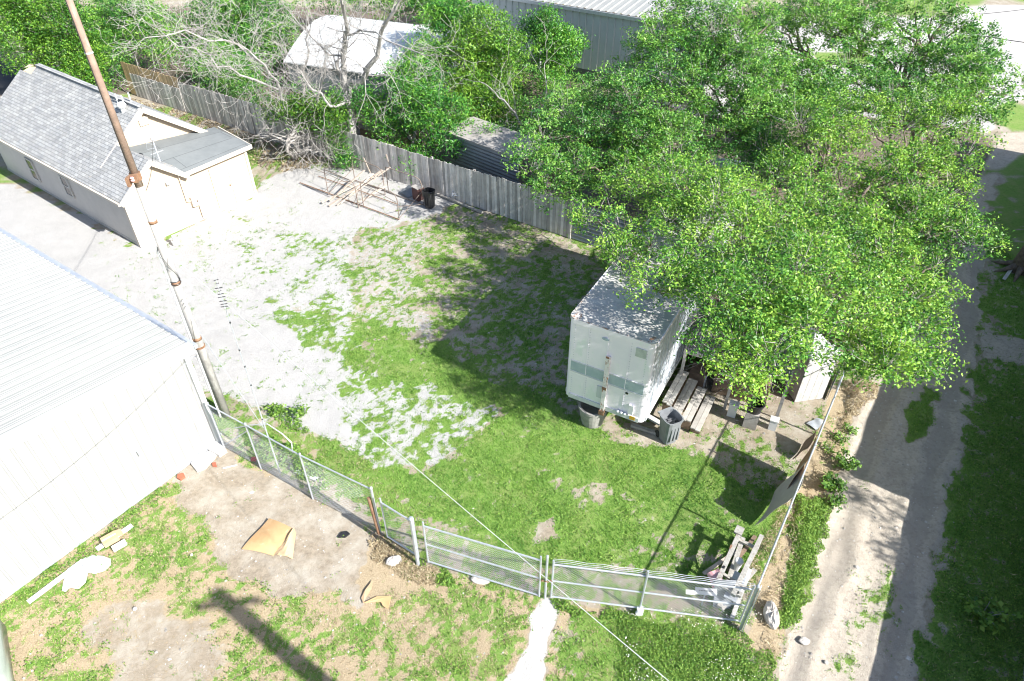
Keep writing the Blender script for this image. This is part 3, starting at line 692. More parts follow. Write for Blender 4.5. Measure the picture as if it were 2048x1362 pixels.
# recessed porch screen at the far end of the side wall
def chainmesh(m,p,q,z0,z1,cell=.085,r=.0022):
    """woven wire drawn as two families of straight wires"""
    p=np.array(p,float);q=np.array(q,float);L=np.linalg.norm(q-p);d=(q-p)/L;hh=z1-z0;k=-hh
    A=[];B=[]
    while k<L:
        for sg in (1,-1):
            s0,s1=(k,k+hh) ; t0,t1=0,1
            a0=max(s0,0);a1=min(s1,L)
            if a1<=a0: continue
            za=(a0-s0)/hh;zb=(a1-s0)/hh
            if sg<0: za,zb=1-za,1-zb
            A.append(p+d*a0+UP*(z0+hh*za)); B.append(p+d*a1+UP*(z0+hh*zb))
        k+=cell
    m.append(sticks(np.array(A),np.array(B),r,r))

# ------------------------------------------------------------------ utility pole
def utility_pole():
    b=V3(-9.02,15.14,0); t=thing('utility_pole',b,'tall weathered brown and grey utility pole rising past the house roof','utility pole')
    y=b[1]; zj=zat(372,y); r=lambda z:.137-.0055*z
    m=MB(); m.tube([b-UP*.2,b+UP*zj],[r(0),r(zj)],20); lo=m.obj('lower_shaft',M['pole_low'],t,smooth=True)
    m=MB(); m.tube([b+UP*zj,b+UP*13.3],[r(zj)+.002,r(13.3)],20); m.obj('upper_shaft',M['pole_up'],t,smooth=True)
    for v,hh in ((443,.08),(565,.10),(676,.10)):
        z=zat(v,y); m=MB(); m.tube([b+UP*(z-hh/2),b+UP*(z+hh/2)],[r(z)+.006]*2,20); m.obj('rust_band',M['rust'],t,smooth=True)
    z=zat(692,y); m=MB(); m.tube([b+UP*(z-.03),b+UP*(z+.03)],[r(z)+.025]*2,20); m.obj('rust_band',M['rust'],t)
    z=zat(352,y); m=MB(); m.tube([b+UP*(z-.09),b+UP*(z+.09)],[r(z)+.035]*2,14)
    d=unit(V3(.1,-1,0)); x=V3(1,.1,0); m.box(b+d*(r(z)+.06)+UP*z,(.2,.1,.17),(x,d,UP)); m.box(b+d*(r(z)+.1)-x*.12+UP*(z-.05),(.06,.14,.22),(x,d,UP)); m.obj('clamp',M['rust'],t)
    m=MB(); m.lathe(b+d*(r(z)+.12)+UP*(z-.04),[(.03,0),(.05,.03),(.03,.06),(.05,.09),(.03,.12)],10); m.obj('insulator',M['pink'],t)
    z=zat(105,y); m=MB(); m.tube([b+UP*(z-.015),b+UP*(z+.015)],[r(z)+.012]*2,16); m.obj('white_strap',M['white_plastic'],t)
    # conduit on the left, running up from the ground
    m=MB(); s=unit(V3(-.8,-.6,0)); pts=[b+s*(r(0)+.03)+UP*.0,b+s*(r(5)+.03)+UP*zat(480,y)]; m.tube(pts,.03,8); m.obj('conduit',M['white_metal'],t)
    # slack cable loops
    m=MB()
    for k in range(2):
        z0=zat(486+4*k,y);z1=zat(562,y); pts=[]
        for i in range(15):
            q=i/14; a=-2.4+2.4*q+.2*k; z=z0+(z1-z0)*q; rr=r(z)+.015+.10*math.sin(q*math.pi)*(1-.2*k); pts.append(b+V3(math.cos(a)*rr,math.sin(a)*rr,z))
        m.tube(pts,.007,6)
    for k in range(2): m.tube([b+V3(math.cos(a)*(r(4)+.014),math.sin(a)*(r(4)+.014),zat(560+5*k,y)) for a in np.linspace(0,2*math.pi,20)],.012,6)
    m.obj('cable_loop',M['black'],t)
    # groove cable on the upper shaft
    m=MB(); a=math.atan2(-.8,.6); m.tube([b+V3(math.cos(-1.9)*(r(z)+.006),math.sin(-1.9)*(r(z)+.006),z) for z in np.linspace(zj,13.2,8)],.009,6); m.obj('ground_wire',M['black'],t)
    # rungs and hooks
    for v in (592,600,607): 
        z=zat(v,y); m=MB(); m.tube([b+V3(.1,-.12,z),b+V3(.16,-.22,z+.03)],.012,6); m.obj('step_bolt',M['galv'],t)
    z=zat(700,y); m=MB(); m.tube([b+V3(-.17,-.04,z+.02),b+V3(-.34,-.1,z-.05),b+V3(-.33,-.08,z-.2),b+V3(-.2,-.04,z-.22)],.009,6); m.obj('wire_hook',M['galv'],t)
    # crossarm above the picture
    m=MB(); m.bar(b+V3(-1.1,-.2,12.9)+V3(0,-.12,0),b+V3(1.1,.2,12.9)+V3(0,-.12,0),.1,.12); m.obj('crossarm',M['wood_brown'],t)
    return b
POLE=utility_pole()
# ------------------------------------------------------------------ antenna mast
def antenna():
    b=V3(-6.71,12.83,0); t=thing('antenna_mast',b,'thin grey antenna mast rising from the fence beside the utility pole','antenna'); z1=zat(545,b[1])
    m=MB(); m.tube([b-UP*.1,b+UP*2.6,b+UP*z1],[.024,.018,.008],8); m.obj('pole',M['galv'],t)
    for v in (645,700,733,770,838): 
        z=zat(v,b[1]); m=MB(); m.tube([b+UP*(z-.02),b+UP*(z+.02)],.022,8); m.obj('clamp',M['black'],t)
    m=MB()
    for v,l in ((560,.08),(567,.06),(576,.13),(582,.05),(588,.1),(594,.13),(602,.13),(608,.12),(613,.14)):
        z=zat(v,b[1]); m=MB(); m.tube([b+V3(-l*.6,-.02,z),b+V3(l*.6,.02,z)],.010,6); m.obj('antenna_element',M['black'],t)
    return b
ANT=antenna()

# ------------------------------------------------------------------ chain link fence and gates
RZ=1.82
def post(m,p,z,r=.03): p=np.array(p,float); m.tube([V3(p[0],p[1],-.1),V3(p[0],p[1],z)],r,8); m.lathe(V3(p[0],p[1],z),[(r*1.25,0),(r*1.25,.03),(r*.6,.06)],8)
def fence_run(t,pts,zr=RZ,end=True,mesh=True,bottomrail=False):
    for i,p in enumerate(pts):
        m=MB(); post(m,p,zr+.03,.034 if i in(0,len(pts)-1) else .027); m.obj('post',M['galv'],t)
    for i in range(len(pts)-1):
        a=V3(*pts[i][:2],zr);b=V3(*pts[i+1][:2],zr); m=MB(); m.tube([a,b],.021,8); m.obj('top_rail',M['galv'],t)
        ms=[]; off=V3(0,0,0); chainmesh(ms,a*[1,1,0],b*[1,1,0],.04,zr); v,f=merge(ms); build('wire_mesh',v,f,M['galv_mesh'],t)
FL=[V3(-8.62,13.78,0),V3(-7.3,12.98,0),V3(-5.55,11.9,0),V3(-3.51,10.79,0)]
t=thing('chain_link_fence',FL[0],'sagging chain link fence between the white metal building and the gates','fence')
fence_run(t,FL)
m=MB(); q=FL[0]; m.bar(q+UP*.1+V3(.05,.05,0),FL[1]+UP*1.6,.03,.03); m.obj('brace',M['galv'],t)
def panel(name,label,p,q,z0,z1,mid=True,cat='gate',extra=None,group=None):
    p=np.array(p,float);q=np.array(q,float); t=thing(name,(p+q)/2*[1,1,0],label,cat,group)
    P=lambda a,z:V3(*(p+(q-p)*a)[:2],z)
    m=MB(); m.tube([P(0,z0-.04),P(0,z1+.16)],.024,8); m.tube([P(1,z0-.04),P(1,z1+.16)],.024,8)
    m.tube([P(0,z1),P(1,z1)],.024,8); m.tube([P(0,z0),P(1,z0)],.022,8); m.obj('frame',M['galv'],t)
    if mid: m=MB(); m.tube([P(0,(z0+z1)/2),P(1,(z0+z1)/2)],.02,8); m.obj('middle_rail',M['galv'],t)
    ms=[]; chainmesh(ms,P(0.004,0)*[1,1,0],P(.996,0)*[1,1,0],z0+.01,z1-.01); v,f=merge(ms); build('wire_mesh',v,f,M['galv_mesh'],t)
    return t
gp=lambda u,v:G(u,v)*[1,1,0]
t=panel('walk_gate','narrow leaning chain link gate beside a rusty brown post',gp(776,1078),gp(838,1118),.12,1.55,mid=False)
m=MB(); z0=0; m.tube([gp(758,1066),gp(752,1064)*[1,1,0]+UP*1.45],.05,10)
o=m.obj('steel_post',M['rust'],None,base=gp(758,1066)); tag(o,'rusty brown steel post at the end of the sagging fence','post')
for u,v,lab in ((836,1128,'thick white gate post beside the narrow gate'),):
    m=MB(); post(m,gp(u,v),1.9,.05); o=m.obj('gate_post',M['galv'],None,base=gp(u,v)); tag(o,lab,'post')
t=panel('double_gate','left leaf of the wide chain link gate beneath the overhead wire',gp(857,1128),gp(1078,1196),.12,1.62)
t=panel('double_gate','right leaf of the wide chain link gate with a bolted upright and wheel',gp(1102,1198),gp(1478,1247),.12,1.5)
A=gp(1102,1198);B=gp(1478,1247); P=A+(B-A)*.475
m=MB(); m.tube([P+V3(.0,-.03,-.02),P+V3(.0,-.03,1.75)],.026,8); m.obj('upright',M['galv'],t)
m=MB(); m.lathe(P+V3(-.02,-.12,.09),[(.04,-.03),(.09,-.025),(.09,.025),(.04,.03)],14,ax=(unit(B-A),UP,unit(np.cross(B-A,UP)))); m.box(P+V3(0,-.06,.16),(.14,.14,.08)); m.obj('wheel',M['white_metal'],t)
for k in range(3):
    m=MB(); n=12; m.tube([A+(B-A)*(i/n)+UP*(1.58+.07*k+(.03 if i%2 else 0)) for i in range(n+1)],.005,4); m.obj('barbed_wire',M['galv_mesh'],t)
m=MB(); post(m,gp(1090,1197),1.78,.03); o=m.obj('gate_post',M['galv'],None,base=gp(1090,1197)); tag(o,'thin grey post with a rusty chain between the two gate leaves','post')
ch=MB()
for k in range(9): ch.tube([gp(1090,1197)+V3(-.12+.03*k,-.05+.02*math.sin(k),.85+.03*math.sin(k*2)),gp(1090,1197)+V3(-.09+.03*k,-.05+.02*math.sin(k+1),.85+.03*math.sin(k*2+2))],.014,6)
o=ch.obj('chain',M['rust'],None); tag(o,'rusty chain holding the two gate leaves closed','chain')
CR=V3(5.38,8.11,0); FR=V3(9.35,14.25,0); fd=unit(FR-CR)
rp=[CR+fd*s for s in (0,2.5,4.9,7.32,9.8,12.4,15.)]
t=thing('chain_link_fence',CR,'long straight chain link fence between the yard and the dirt alley','fence')
fence_run(t,rp)
m=MB(); m.bar(CR+V3(.05,-.03,.06),CR+V3(.05,-.03,1.86),.14,.02,side=fd); m.obj('corner_panel',M['white_metal'],t)

# ------------------------------------------------------------------ wooden fence
WA=V3(-24.28,43.6,0); WB=V3(2.47,25.93,0); wd=unit(WB-WA); WL=np.linalg.norm(WB-WA); wn=V3(-wd[1],wd[0],0); wn=wn if wn[1]<0 else -wn
def pickets(m,s0,s1,z,off=0.,w=.14,zj=.03,lean=.01,th=.02):
    s=s0
    while s<s1:
        zz=z(s) if callable(z) else z; zz+=random.uniform(-zj,zj); l=random.gauss(0,lean)
        a=WA+wd*(s+w/2)+wn*(off+random.uniform(-.004,.004)); k=random.random()
        X=wd; Z=unit(UP+wd*l); m.box(a+UP*zz/2,(w-.008,th,zz),(X,wn,Z),k); s+=w
t=thing('wood_fence',WA+wd*WL/2,'long grey weathered plank privacy fence across the back of the yard','fence')
m=MB(); pickets(m,5.6,WL,lambda s:1.83+.03*math.sin(s*.7)); m.obj('plank_panel',M['wood_grey'],t)
m=MB(); pickets(m,.7,5.58,1.42,.03); o=m.obj('plank_panel',M['wood_grey'],t); o['label']='shorter grey planks in front of newer tan boards'
m=MB(); pickets(m,0,5.58,1.98,-.03); o=m.obj('plank_panel',M['wood_tan'],t); o['label']='newer tan boards at the far left end'
for z in (.35,1.5):
    m=MB(); m.bar(WA+wd*0-wn*.07+UP*z,WB-wn*.07+UP*z,.05,.09); m.obj('rail',M['wood_grey'],t)
s=0
while s<WL+.1:
    m=MB(); m.box(WA+wd*s-wn*.14+UP*.9,(.09,.09,1.8),(wd,wn,UP)); m.obj('post',M['wood_grey'],t); s+=2.45
m=MB(); m.box(WB+wd*.06+UP*.95,(.1,.1,1.95),(wd,wn,UP),.9); m.obj('post',M['wood_pale'],t)
# corrugated continuation
t=thing('metal_fence',WB+wd*4,'grey corrugated metal fence continuing from the plank fence under the tree','fence')
CE=WB+wd*8.2; m=MB(); pts=[]
for i in range(41): z=i*.045; pts.append((z,.016*math.sin(i*math.pi/2+.3)))
vs=[]
for z,h in pts: vs+=[WB+wd*.14+wn*h+UP*z,CE+wn*h+UP*z]
m.add(vs,[[2*i,2*i+2,2*i+3,2*i+1] for i in range(40)]); m.obj('corrugated_sheet',M['grey_corr'],t)
for s in (2.6,5.2,8.1):
    m=MB(); m.box(WB+wd*s-wn*.08+UP*.9,(.09,.09,1.8),(wd,wn,UP)); m.obj('post',M['wood_grey'],t)

# ------------------------------------------------------------------ box trailer
T0=V3(1.60,15.05,1.0); tt=V3(.871,-.491,0); tl=V3(.491,.871,0); TW=2.53; TZ=2.95; TL=8.5
def TPt(x,l,z): return T0+tt*x+tl*l+UP*(z-1.0)
def trailer():
    t=thing('box_trailer',TPt(TW/2,TL/2,0),'old white box trailer with a rusty bar down its front wall','trailer')
    m=MB(); z0,z1=1.0,1.0+TZ; r=.14
    # body shell with rounded front corners
    prof=[]
    for k in range(6): a=math.pi/2*k/5; prof.append((r-r*math.cos(a)*1.0, r-r*math.sin(a)))
    left=[(r-r*math.cos(a),r-r*math.sin(a)) for a in [math.pi/2*k/5 for k in range(6)]]
    right=[(TW-r+r*math.cos(a),r-r*math.sin(a)) for a in [math.pi/2*k/5 for k in range(5,-1,-1)]]
    ring=[(0,TL)]+left+right+[(TW,TL)]
    n=len(ring); vs=[TPt(x,l,z0) for x,l in ring]+[TPt(x,l,z1) for x,l in ring]
    fr=[i for i in range(n)]
    faces=[[i,i+n,(i+1)%n+n,(i+1)%n] for i in range(n)]
    front=[i for i in range(n) if i==6]; 
    m.add(vs,faces+[list(range(n))]); mi=[0]*(n+1)
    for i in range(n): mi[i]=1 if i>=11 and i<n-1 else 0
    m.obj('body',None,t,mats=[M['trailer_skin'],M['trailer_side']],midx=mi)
    m=MB(); m.slab([TPt(x*1.0,l,z1+.012) for x,l in ring],.03); m.obj('roof',M['trailer_roof'],t)
    for l in np.arange(.6,TL,.6):
        m=MB(); m.bar(TPt(.06,l,z1+.018),TPt(TW-.06,l,z1+.018),.03,.012); m.obj('roof_seam',M['trailer_roof'],t)
    # rails round the top and bottom
    m=MB(); e=.015
    m.bar(TPt(r,-e,z1-.05),TPt(TW-r,-e,z1-.05),.03,.14); m.bar(TPt(-e,r,z1-.05),TPt(-e,TL,z1-.05),.03,.14); m.bar(TPt(TW+e,r,z1-.05),TPt(TW+e,TL,z1-.05),.03,.14)
    m.obj('top_rail',M['trailer_skin'],t)
    m=MB(); m.bar(TPt(r,-.01,z1+.03),TPt(TW-r,-.01,z1+.03),.03,.02); m.bar(TPt(-.01,r,z1+.03),TPt(-.01,1.3,z1+.03),.03,.02); m.obj('rusty_edge',M['edge_rust'],t)
    m=MB(); m.bar(TPt(r,-e,z0+.07),TPt(TW-r,-e,z0+.07),.035,.16); m.bar(TPt(-e,r,z0+.07),TPt(-e,TL,z0+.07),.035,.16); m.bar(TPt(TW+e,r,z0+.07),TPt(TW+e,TL,z0+.07),.035,.16); m.obj('bottom_rail',M['white_metal'],t)
    for x in (.0,TW): 
        m=MB(); sx=1 if x else -1
        for z,q in ((z1-.06,.19),): m.lathe(TPt(r if x==0 else TW-r,r,z),[(r+.008,.05),(r+.008,.10),(r-.04,.108)],20)
        m.obj('corner_cap',M['edge_rust'],t)
    # stripe, panel seams, vertical rusty bar
    za,zb=2.08,2.42; m=MB(); m.box(TPt(TW/2,-.004,(za+zb)/2),(TW-2*r,.010,zb-za),(tt,tl,UP)); m.obj('stripe',M['stripe'],t)
    for z in (za-.03,zb+.03): m=MB(); m.box(TPt(TW/2,-.008,z),(TW-2*r,.016,.03),(tt,tl,UP)); m.obj('moulding',M['white_metal'],t)
    m=MB()
    for x in (.62,1.84): m.box(TPt(x,-.004,2.45),(.02,.012,2.6),(tt,tl,UP))
    m.box(TPt(1.2,-.006,3.35),(.035,.016,.95),(tt,tl,UP)); m.obj('panel_seam',M['trailer_skin'],t)
    m=MB()
    for z in np.arange(1.15,3.8,.09):
        for x in (.66,1.88,.2,2.33): m.box(TPt(x,-.008,z),(.014,.012,.014),(tt,tl,UP))
    m.obj('rivets',M['galv'],t)
    m=MB(); m.box(TPt(1.27,-.05,2.0),(.12,.09,2.15),(tt,tl,UP)); m.obj('vertical_bar',mat('flaking_white_over_rust',(.74,.71,.68),(.70,.66,.62),5,.8,extra=speck((.30,.13,.06),5,.54,1.,(1,1,.5))),t)
    m=MB(); m.box(TPt(1.27,-.06,.92),(.16,.14,.16),(tt,tl,UP)); m.obj('bar_foot',M['rust'],t)
    m=MB(); m.box(TPt(1.27,-.1,3.08),(.10,.02,.06),(tt,tl,UP)); m.box(TPt(1.27,-.1,1.9),(.13,.02,.1),(tt,tl,UP)); m.obj('bracket',M['rust'],t)
    m=MB(); m.lathe(TPt(1.12,-.01,3.63),[(.0,0),(.11,.004),(.11,.014),(.09,.018)],20,ax=(tt,UP*.45,-tl)); m.obj('oval_badge',M['stripe'],t)
    m=MB(); m.box(TPt(2.16,-.012,3.55),(.30,.02,.30),(tt,tl,UP)); m.obj('document_box',M['galv'],t)
    m=MB(); m.box(TPt(2.13,-.04,1.42),(.15,.07,.33),(tt,tl,UP)); m.obj('connector_box',M['white_metal'],t)
    m=MB(); m.box(TPt(2.20,-.036,1.10),(.17,.012,.13),(tt,tl,UP)); m.obj('sticker',M['gold'],t)
    m=MB(); m.box(TPt(1.15,-.012,1.62),(.26,.014,.46),(tt,tl,UP)); m.obj('patch_plate',M['white_metal'],t)
    m=MB(); m.lathe(TPt(1.93,-.002,1.95),[(.0,0),(.04,.003),(.045,.012),(.01,.014)],14,ax=(tt,UP,-tl)); m.obj('round_socket',M['black'],t)
    for x in (1.75,1.86,1.97):
        m=MB(); m.lathe(TPt(x,-.03,1.17+.02*(x-1.7)),[(.045,0),(.05,.03),(.03,.06),(.035,.09)],12,ax=(tt,UP,-tl)); m.obj('glad_hand',M['galv'],t)
    # right side posts
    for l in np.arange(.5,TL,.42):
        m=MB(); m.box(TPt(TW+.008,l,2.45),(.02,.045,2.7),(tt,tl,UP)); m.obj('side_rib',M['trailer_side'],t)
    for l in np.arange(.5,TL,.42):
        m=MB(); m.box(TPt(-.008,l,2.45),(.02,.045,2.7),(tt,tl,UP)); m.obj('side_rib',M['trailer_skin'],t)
    # chassis, landing legs, wheels
    m=MB(); m.bar(TPt(.8,.2,.86),TPt(.8,TL-.2,.86),.1,.24); m.bar(TPt(1.73,.2,.86),TPt(1.73,TL-.2,.86),.1,.24)
    for l in np.arange(.4,TL,.9): m.bar(TPt(.1,l,.94),TPt(TW-.1,l,.94),.06,.08)
    m.obj('chassis',M['dark_metal'],t)
    for x in (.75,1.78):
        m=MB(); m.box(TPt(x,1.9,.45),(.12,.12,.85),(tt,tl,UP)); m.box(TPt(x,1.9,.04),(.28,.28,.05),(tt,tl,UP)); m.obj('landing_leg',M['dark_metal'],t)
    for x in (.2,TW-.2):
        for l in (TL-2.6,TL-1.4):
            m=MB(); m.lathe(TPt(x,l,.48),[(.3,-.14),(.46,-.13),(.5,-.08),(.5,.08),(.46,.13),(.3,.14)],22,ax=(tl,UP,tt)); wl=m.obj('wheel',M['rubber'],t)
            m=MB(); m.lathe(TPt(x,l,.48),[(.28,-.15),(.1,-.10),(.1,.10),(.28,.15)],16,ax=(tl,UP,tt)); m.obj('rim',M['white_metal'],wl)
trailer()
# steps of grey planks
t=thing('wooden_steps',TPt(TW+.9,2.1,0),'wide steps of grey planks leading up to the side of the trailer','steps')
for k in range(4):
    for j in range(2):
        x=TW+.22+.33*k+.155*j; z=.86-.21*k; l0=1.28+.05*random.uniform(-1,1)
        m=MB(); m.box(TPt(x,(l0+2.95)/2,z),(.145,2.95-l0+.03*random.random(),.045),(tt,tl,UP),random.random()); m.obj('plank',M['wood_pale'],t)
for l in (1.4,2.1,2.8):
    m=MB()
    for k in range(4): m.box(TPt(TW+.3+.33*k,l,(.84-.21*k)/2),(.28,.05,.80-.21*k),(tt,tl,UP))
    m.obj('stringer',M['wood_brown'],t)
# trash can, grey
def wheelie(name,base,h,w,mt,label,ang,lid=True,full=True):
    t=thing(name,base,label,'trash can'); X=V3(math.cos(ang),math.sin(ang),0);Y=V3(-math.sin(ang),math.cos(ang),0); base=np.array(base,float)
    def ring(sc,z,inset=0):
        pts=[];r=.3
        for i in range(24):
            a=2*math.pi*i/24; c,s_=math.cos(a),math.sin(a); k=(abs(c)**4+abs(s_)**4)**(-.25); pts.append(base+X*c*k*(sc*w/2-inset)+Y*s_*k*(sc*w*.52-inset)+UP*z)
        return pts
    m=MB(); rs=[ring(.78,.03),ring(.83,h*.3),ring(.9,h*.65),ring(.97,h*.93),ring(1.06,h*.94),ring(1.06,h),ring(.95,h,.0),ring(.9,h*.7,0)]
    vs=[p for r_ in rs for p in r_]; fs=[[i*24+j,i*24+(j+1)%24,(i+1)*24+(j+1)%24,(i+1)*24+j] for i in range(len(rs)-1) for j in range(24)]+[list(range(24))[::-1],[(len(rs)-1)*24+j for j in range(24)]]
    m.add(vs,fs); m.obj('bin_body',mt,t,smooth=False)
    m=MB()
    for k in (-1,0,1): m.box(base+X*(.02)+Y*(-w*.47)+X*k*w*.22+UP*h*.45,(.05,.03,h*.55),(X,Y,UP))
    m.obj('moulded_rib',mt,t)
    m=MB()
    for k in range(26): 
        a=random.uniform(0,6.28);q=base+X*math.cos(a)*random.uniform(0,w*.36)+Y*math.sin(a)*random.uniform(0,w*.36)+UP*(h*.72+random.uniform(0,.05)); m.box(q,(random.uniform(.05,.16),random.uniform(.04,.1),.03),(unit(RNG.normal(size=3)*[1,1,.2]),V3(0,0,1),unit(RNG.normal(size=3)*[1,1,.2])) if False else (X,Y,UP))
    m.obj('rubbish',M['dark_metal'],t)
    if lid:
        m=MB(); c=base-Y*-(w*.56)+UP*h*.98; m.box(base+Y*(w*.57)+UP*(h*.97),(w*.9,.06,.06),(X,Y,UP)); m.obj('handle_bar',mt,t)
        for k in (-1,1): m=MB(); m.lathe(base+Y*w*.42+X*k*w*.36+UP*.11,[(.03,-.03),(.11,-.025),(.11,.025),(.03,.03)],14,ax=(Y,UP,X)); m.obj('wheel',M['rubber'],t)
    return t
wheelie('trash_can',G(1334,878),.98,.56,M['grey_plastic'],'grey plastic trash can standing at the front corner of the trailer',.45)
wheelie('trash_can',G(860,414),.86,.50,M['black'],'black plastic trash can by the plank fence',-.5,lid=False)
# concrete tub under trailer
m=MB(); b=G(1184,842); m.lathe(b,[(.33,0),(.40,.35),(.44,.62),(.47,.63),(.47,.72),(.40,.72),(.37,.5)],26); o=m.obj('concrete_tub',mat('stained_concrete',(.33,.32,.30),(.22,.21,.20),5,.95,bump=.4),None,base=b,smooth=False); tag(o,'round concrete tub under the front left corner of the trailer','tub')
m=MB(); a,b=G(1262,852),G(1312,868); m.bar(a+UP*.05,b+UP*.05,.12,.09); o=m.obj('wood_beam',M['wood_pale'],None); tag(o,'short pale beam on the dirt under the trailer front','beam')
m=MB(); a,b=G(1285,846),G(1318,858); m.bar(a+UP*.16+V3(.1,.2,0),b+UP*.13+V3(.05,.1,0),.16,.07); o=m.obj('wood_beam',M['white_paint'],None); tag(o,'white beam lying behind the short pale beam beneath the trailer','beam')
m=MB(); b=G(1406,772); m.tube([b,b+UP*.42],.06,10); m.lathe(b+UP*.4,[(.065,0),(.07,.05),(.04,.08)],10); o=m.obj('pipe_stub',M['white_plastic'],None); tag(o,'short white pipe stub standing beyond the plank steps','pipe')

# ------------------------------------------------------------------ shed under the tree
def shed():
    a=G(1500,737,1.9);b=G(1584,760,1.9);dx=unit((b-a)*[1,1,0]);dy=V3(-dx[1],dx[0],0); W=3.2;D=2.6; o=b-dx*W
    t=thing('metal_shed',(o+dx*W/2+dy*D/2)*[1,1,0],'low dark shed with a corrugated metal roof under the large tree','shed')
    m=ribsheet(o,dy*D+UP*.18,dx*W,42,[(0,0),(.25,.012),(.5,.0),(.75,-.012)],UP); m.obj('roof',M['dark_metal'],t)
    g=lambda x,y,z:V3(*(o+dx*x+dy*y)[:2],z)
    m=MB(); m.bar(g(0,.03,1.84),g(W,.03,1.84),.05,.1); m.bar(g(W-.03,0,1.86),g(W-.03,D,2.0),.05,.1);m.bar(g(.03,0,1.86),g(.03,D,2.0),.05,.1); m.obj('roof_frame',M['wood_grey'],t)
    for x in (.06,W/2,W-.06):
        m=MB(); m.box(g(x,.06,.9),(.09,.09,1.8),(dx,dy,UP)); m.obj('post',M['wood_grey'],t)
    m=MB(); m.box(g(W/2,D-.05,.95),(W,.05,1.9),(dx,dy,UP)); m.obj('back_wall',M['dark_metal'],t)
    m=MB(); m.box(g(W/2+.3,1.2,.35),(1.7,1.1,.7),(dx,dy,UP)); m.box(g(.5,.9,.3),(.5,.6,.6),(dx,dy,UP)); m.obj('storage_bench',M['wood_brown'],t)
    c=g(W-.75,-.32,0)
    t2=thing('black_bucket',c,'round black tub in front of the low dark shed','tub'); m=MB(); m.lathe(c+UP*.62,[(.20,0),(.25,.3),(.27,.3),(.27,.34),(.23,.34),(.19,.06)],20); m.obj('tub',M['black'],t2)
    m=MB(); m.box(c+UP*.31,(.4,.4,.6),(dx,dy,UP)); m.obj('stand',M['wood_grey'],t2)
    c=g(W-.1,-.2,0); m=MB(); m.box(c+UP*.19,(.22,.2,.38),(dx,dy,UP)); m.box(c+UP*.40,(.26,.24,.03),(dx,dy,UP)); o2=m.obj('white_cabinet',M['white_metal'],None,base=c); tag(o2,'small white metal cabinet beside the round black tub','cabinet')
    c=g(W-1.35,-.15,0); m=MB(); m.box(c+UP*.25,(.26,.2,.5),(dx,dy,UP)); m.box(c+UP*.51,(.30,.24,.03),(dx,dy,UP)); o2=m.obj('white_cabinet',M['white_plastic'],None,base=c); tag(o2,'narrow white box half hidden by leaves left of the black tub','cabinet')
    # white upright sheet panels
    p=G(1588,804);q=G(1644,796); pd=unit(q-p); 
    t3=thing('white_shed',(p+q)/2+V3(.1,.7,0),'small white wooden shed against the alley fence','shed')
    nn=np.cross(pd,UP); nn=-nn if nn[1]>0 else nn
    Wd=np.linalg.norm(q-p)
    for k in range(4):
        x=Wd*(k+.5)/4; m=MB(); m.box(p+pd*x+UP*.93+nn*.0,(Wd/4-.012,.03,1.85),(pd,nn,UP),random.random()); m.obj('wall_board',M['white_paint'],t3)
    m=MB(); m.box((p+q)/2-nn*.75+UP*.88,(Wd-.05,1.4,1.74),(pd,nn,UP)); m.obj('body',M['wood_grey'],t3)
    m=MB(); m.slab([p-pd*.06+nn*.08+UP*1.90,q+pd*.06+nn*.08+UP*1.90,q+pd*.06-nn*1.55+UP*1.98,p-pd*.06-nn*1.55+UP*1.98],.03); m.obj('roof',M['white_metal'],t3)
    # grey corrugated leaning sheet right of it
    a=G(1652,800);b=G(1668,760); m=ribsheet(a,V3(.12,.1,1.25),(b-a)*1.4,14,[(0,0),(.25,.014),(.5,0),(.75,-.014)],nn); o2=m.obj('corrugated_sheet',M['grey_corr'],None); tag(o2,'grey corrugated sheet leaning on the alley fence by the white shed','metal sheet')
shed()

def board(label,p,q,w,h=.035,mt=None,z=.03,name='wood_board'):
    m=MB(); m.bar(np.array(p)+UP*z,np.array(q)+UP*z,w,h,a=random.random()); o=m.obj(name,mt or M['white_paint'],None,base=(np.array(p)+np.array(q))/2); tag(o,label,'board'); return o
# ------------------------------------------------------------------ things along the alley fence
# bent grey sheet and brown panel
def sheet(name,label,cat,corners,mt,bend=.12,n=8,th=.006):
    c=[np.array(q,float) for q in corners]; nr=unit(np.cross(c[1]-c[0],c[3]-c[0])); vs=[]
    for j in range(n+1):
        for i in range(n+1):
            a,b=i/n,j/n; p=(c[0]*(1-a)+c[1]*a)*(1-b)+(c[3]*(1-a)+c[2]*a)*b; vs.append(p+nr*bend*math.sin(a*math.pi)*(.4+.6*b)+nr*.02*math.sin(7*b+3*a))
    fs=[[j*(n+1)+i,j*(n+1)+i+1,(j+1)*(n+1)+i+1,(j+1)*(n+1)+i] for j in range(n) for i in range(n)]; k=len(vs)
    vs2=[p-nr*th for p in vs]; bd=[(i,i+1) for i in range(n)]+[(n*(n+1)+i+1,n*(n+1)+i) for i in range(n)]+[((i+1)*(n+1),i*(n+1)) for i in range(n)]+[(i*(n+1)+n,(i+1)*(n+1)+n) for i in range(n)]
    m=MB(); m.add(vs+vs2,fs+[[q+k for q in f][::-1] for f in fs]+[[a,a+k,b+k,b] for a,b in bd]); o=m.obj(name,mt,None); tag(o,label,cat); return o
fl=lambda s,off,z:CR+fd*s+V3(-fd[1],fd[0],0)*off+UP*z  # off>0 = inside the yard
sheet('bent_board','bent tan board leaning on the inside of the alley fence','panel',[fl(3.0,.62,.05),fl(4.45,.5,.05),fl(4.55,.06,1.45),fl(3.2,.10,1.25)],mat('tan_board',(.42,.39,.34),(.37,.34,.30),3,.8),.14)
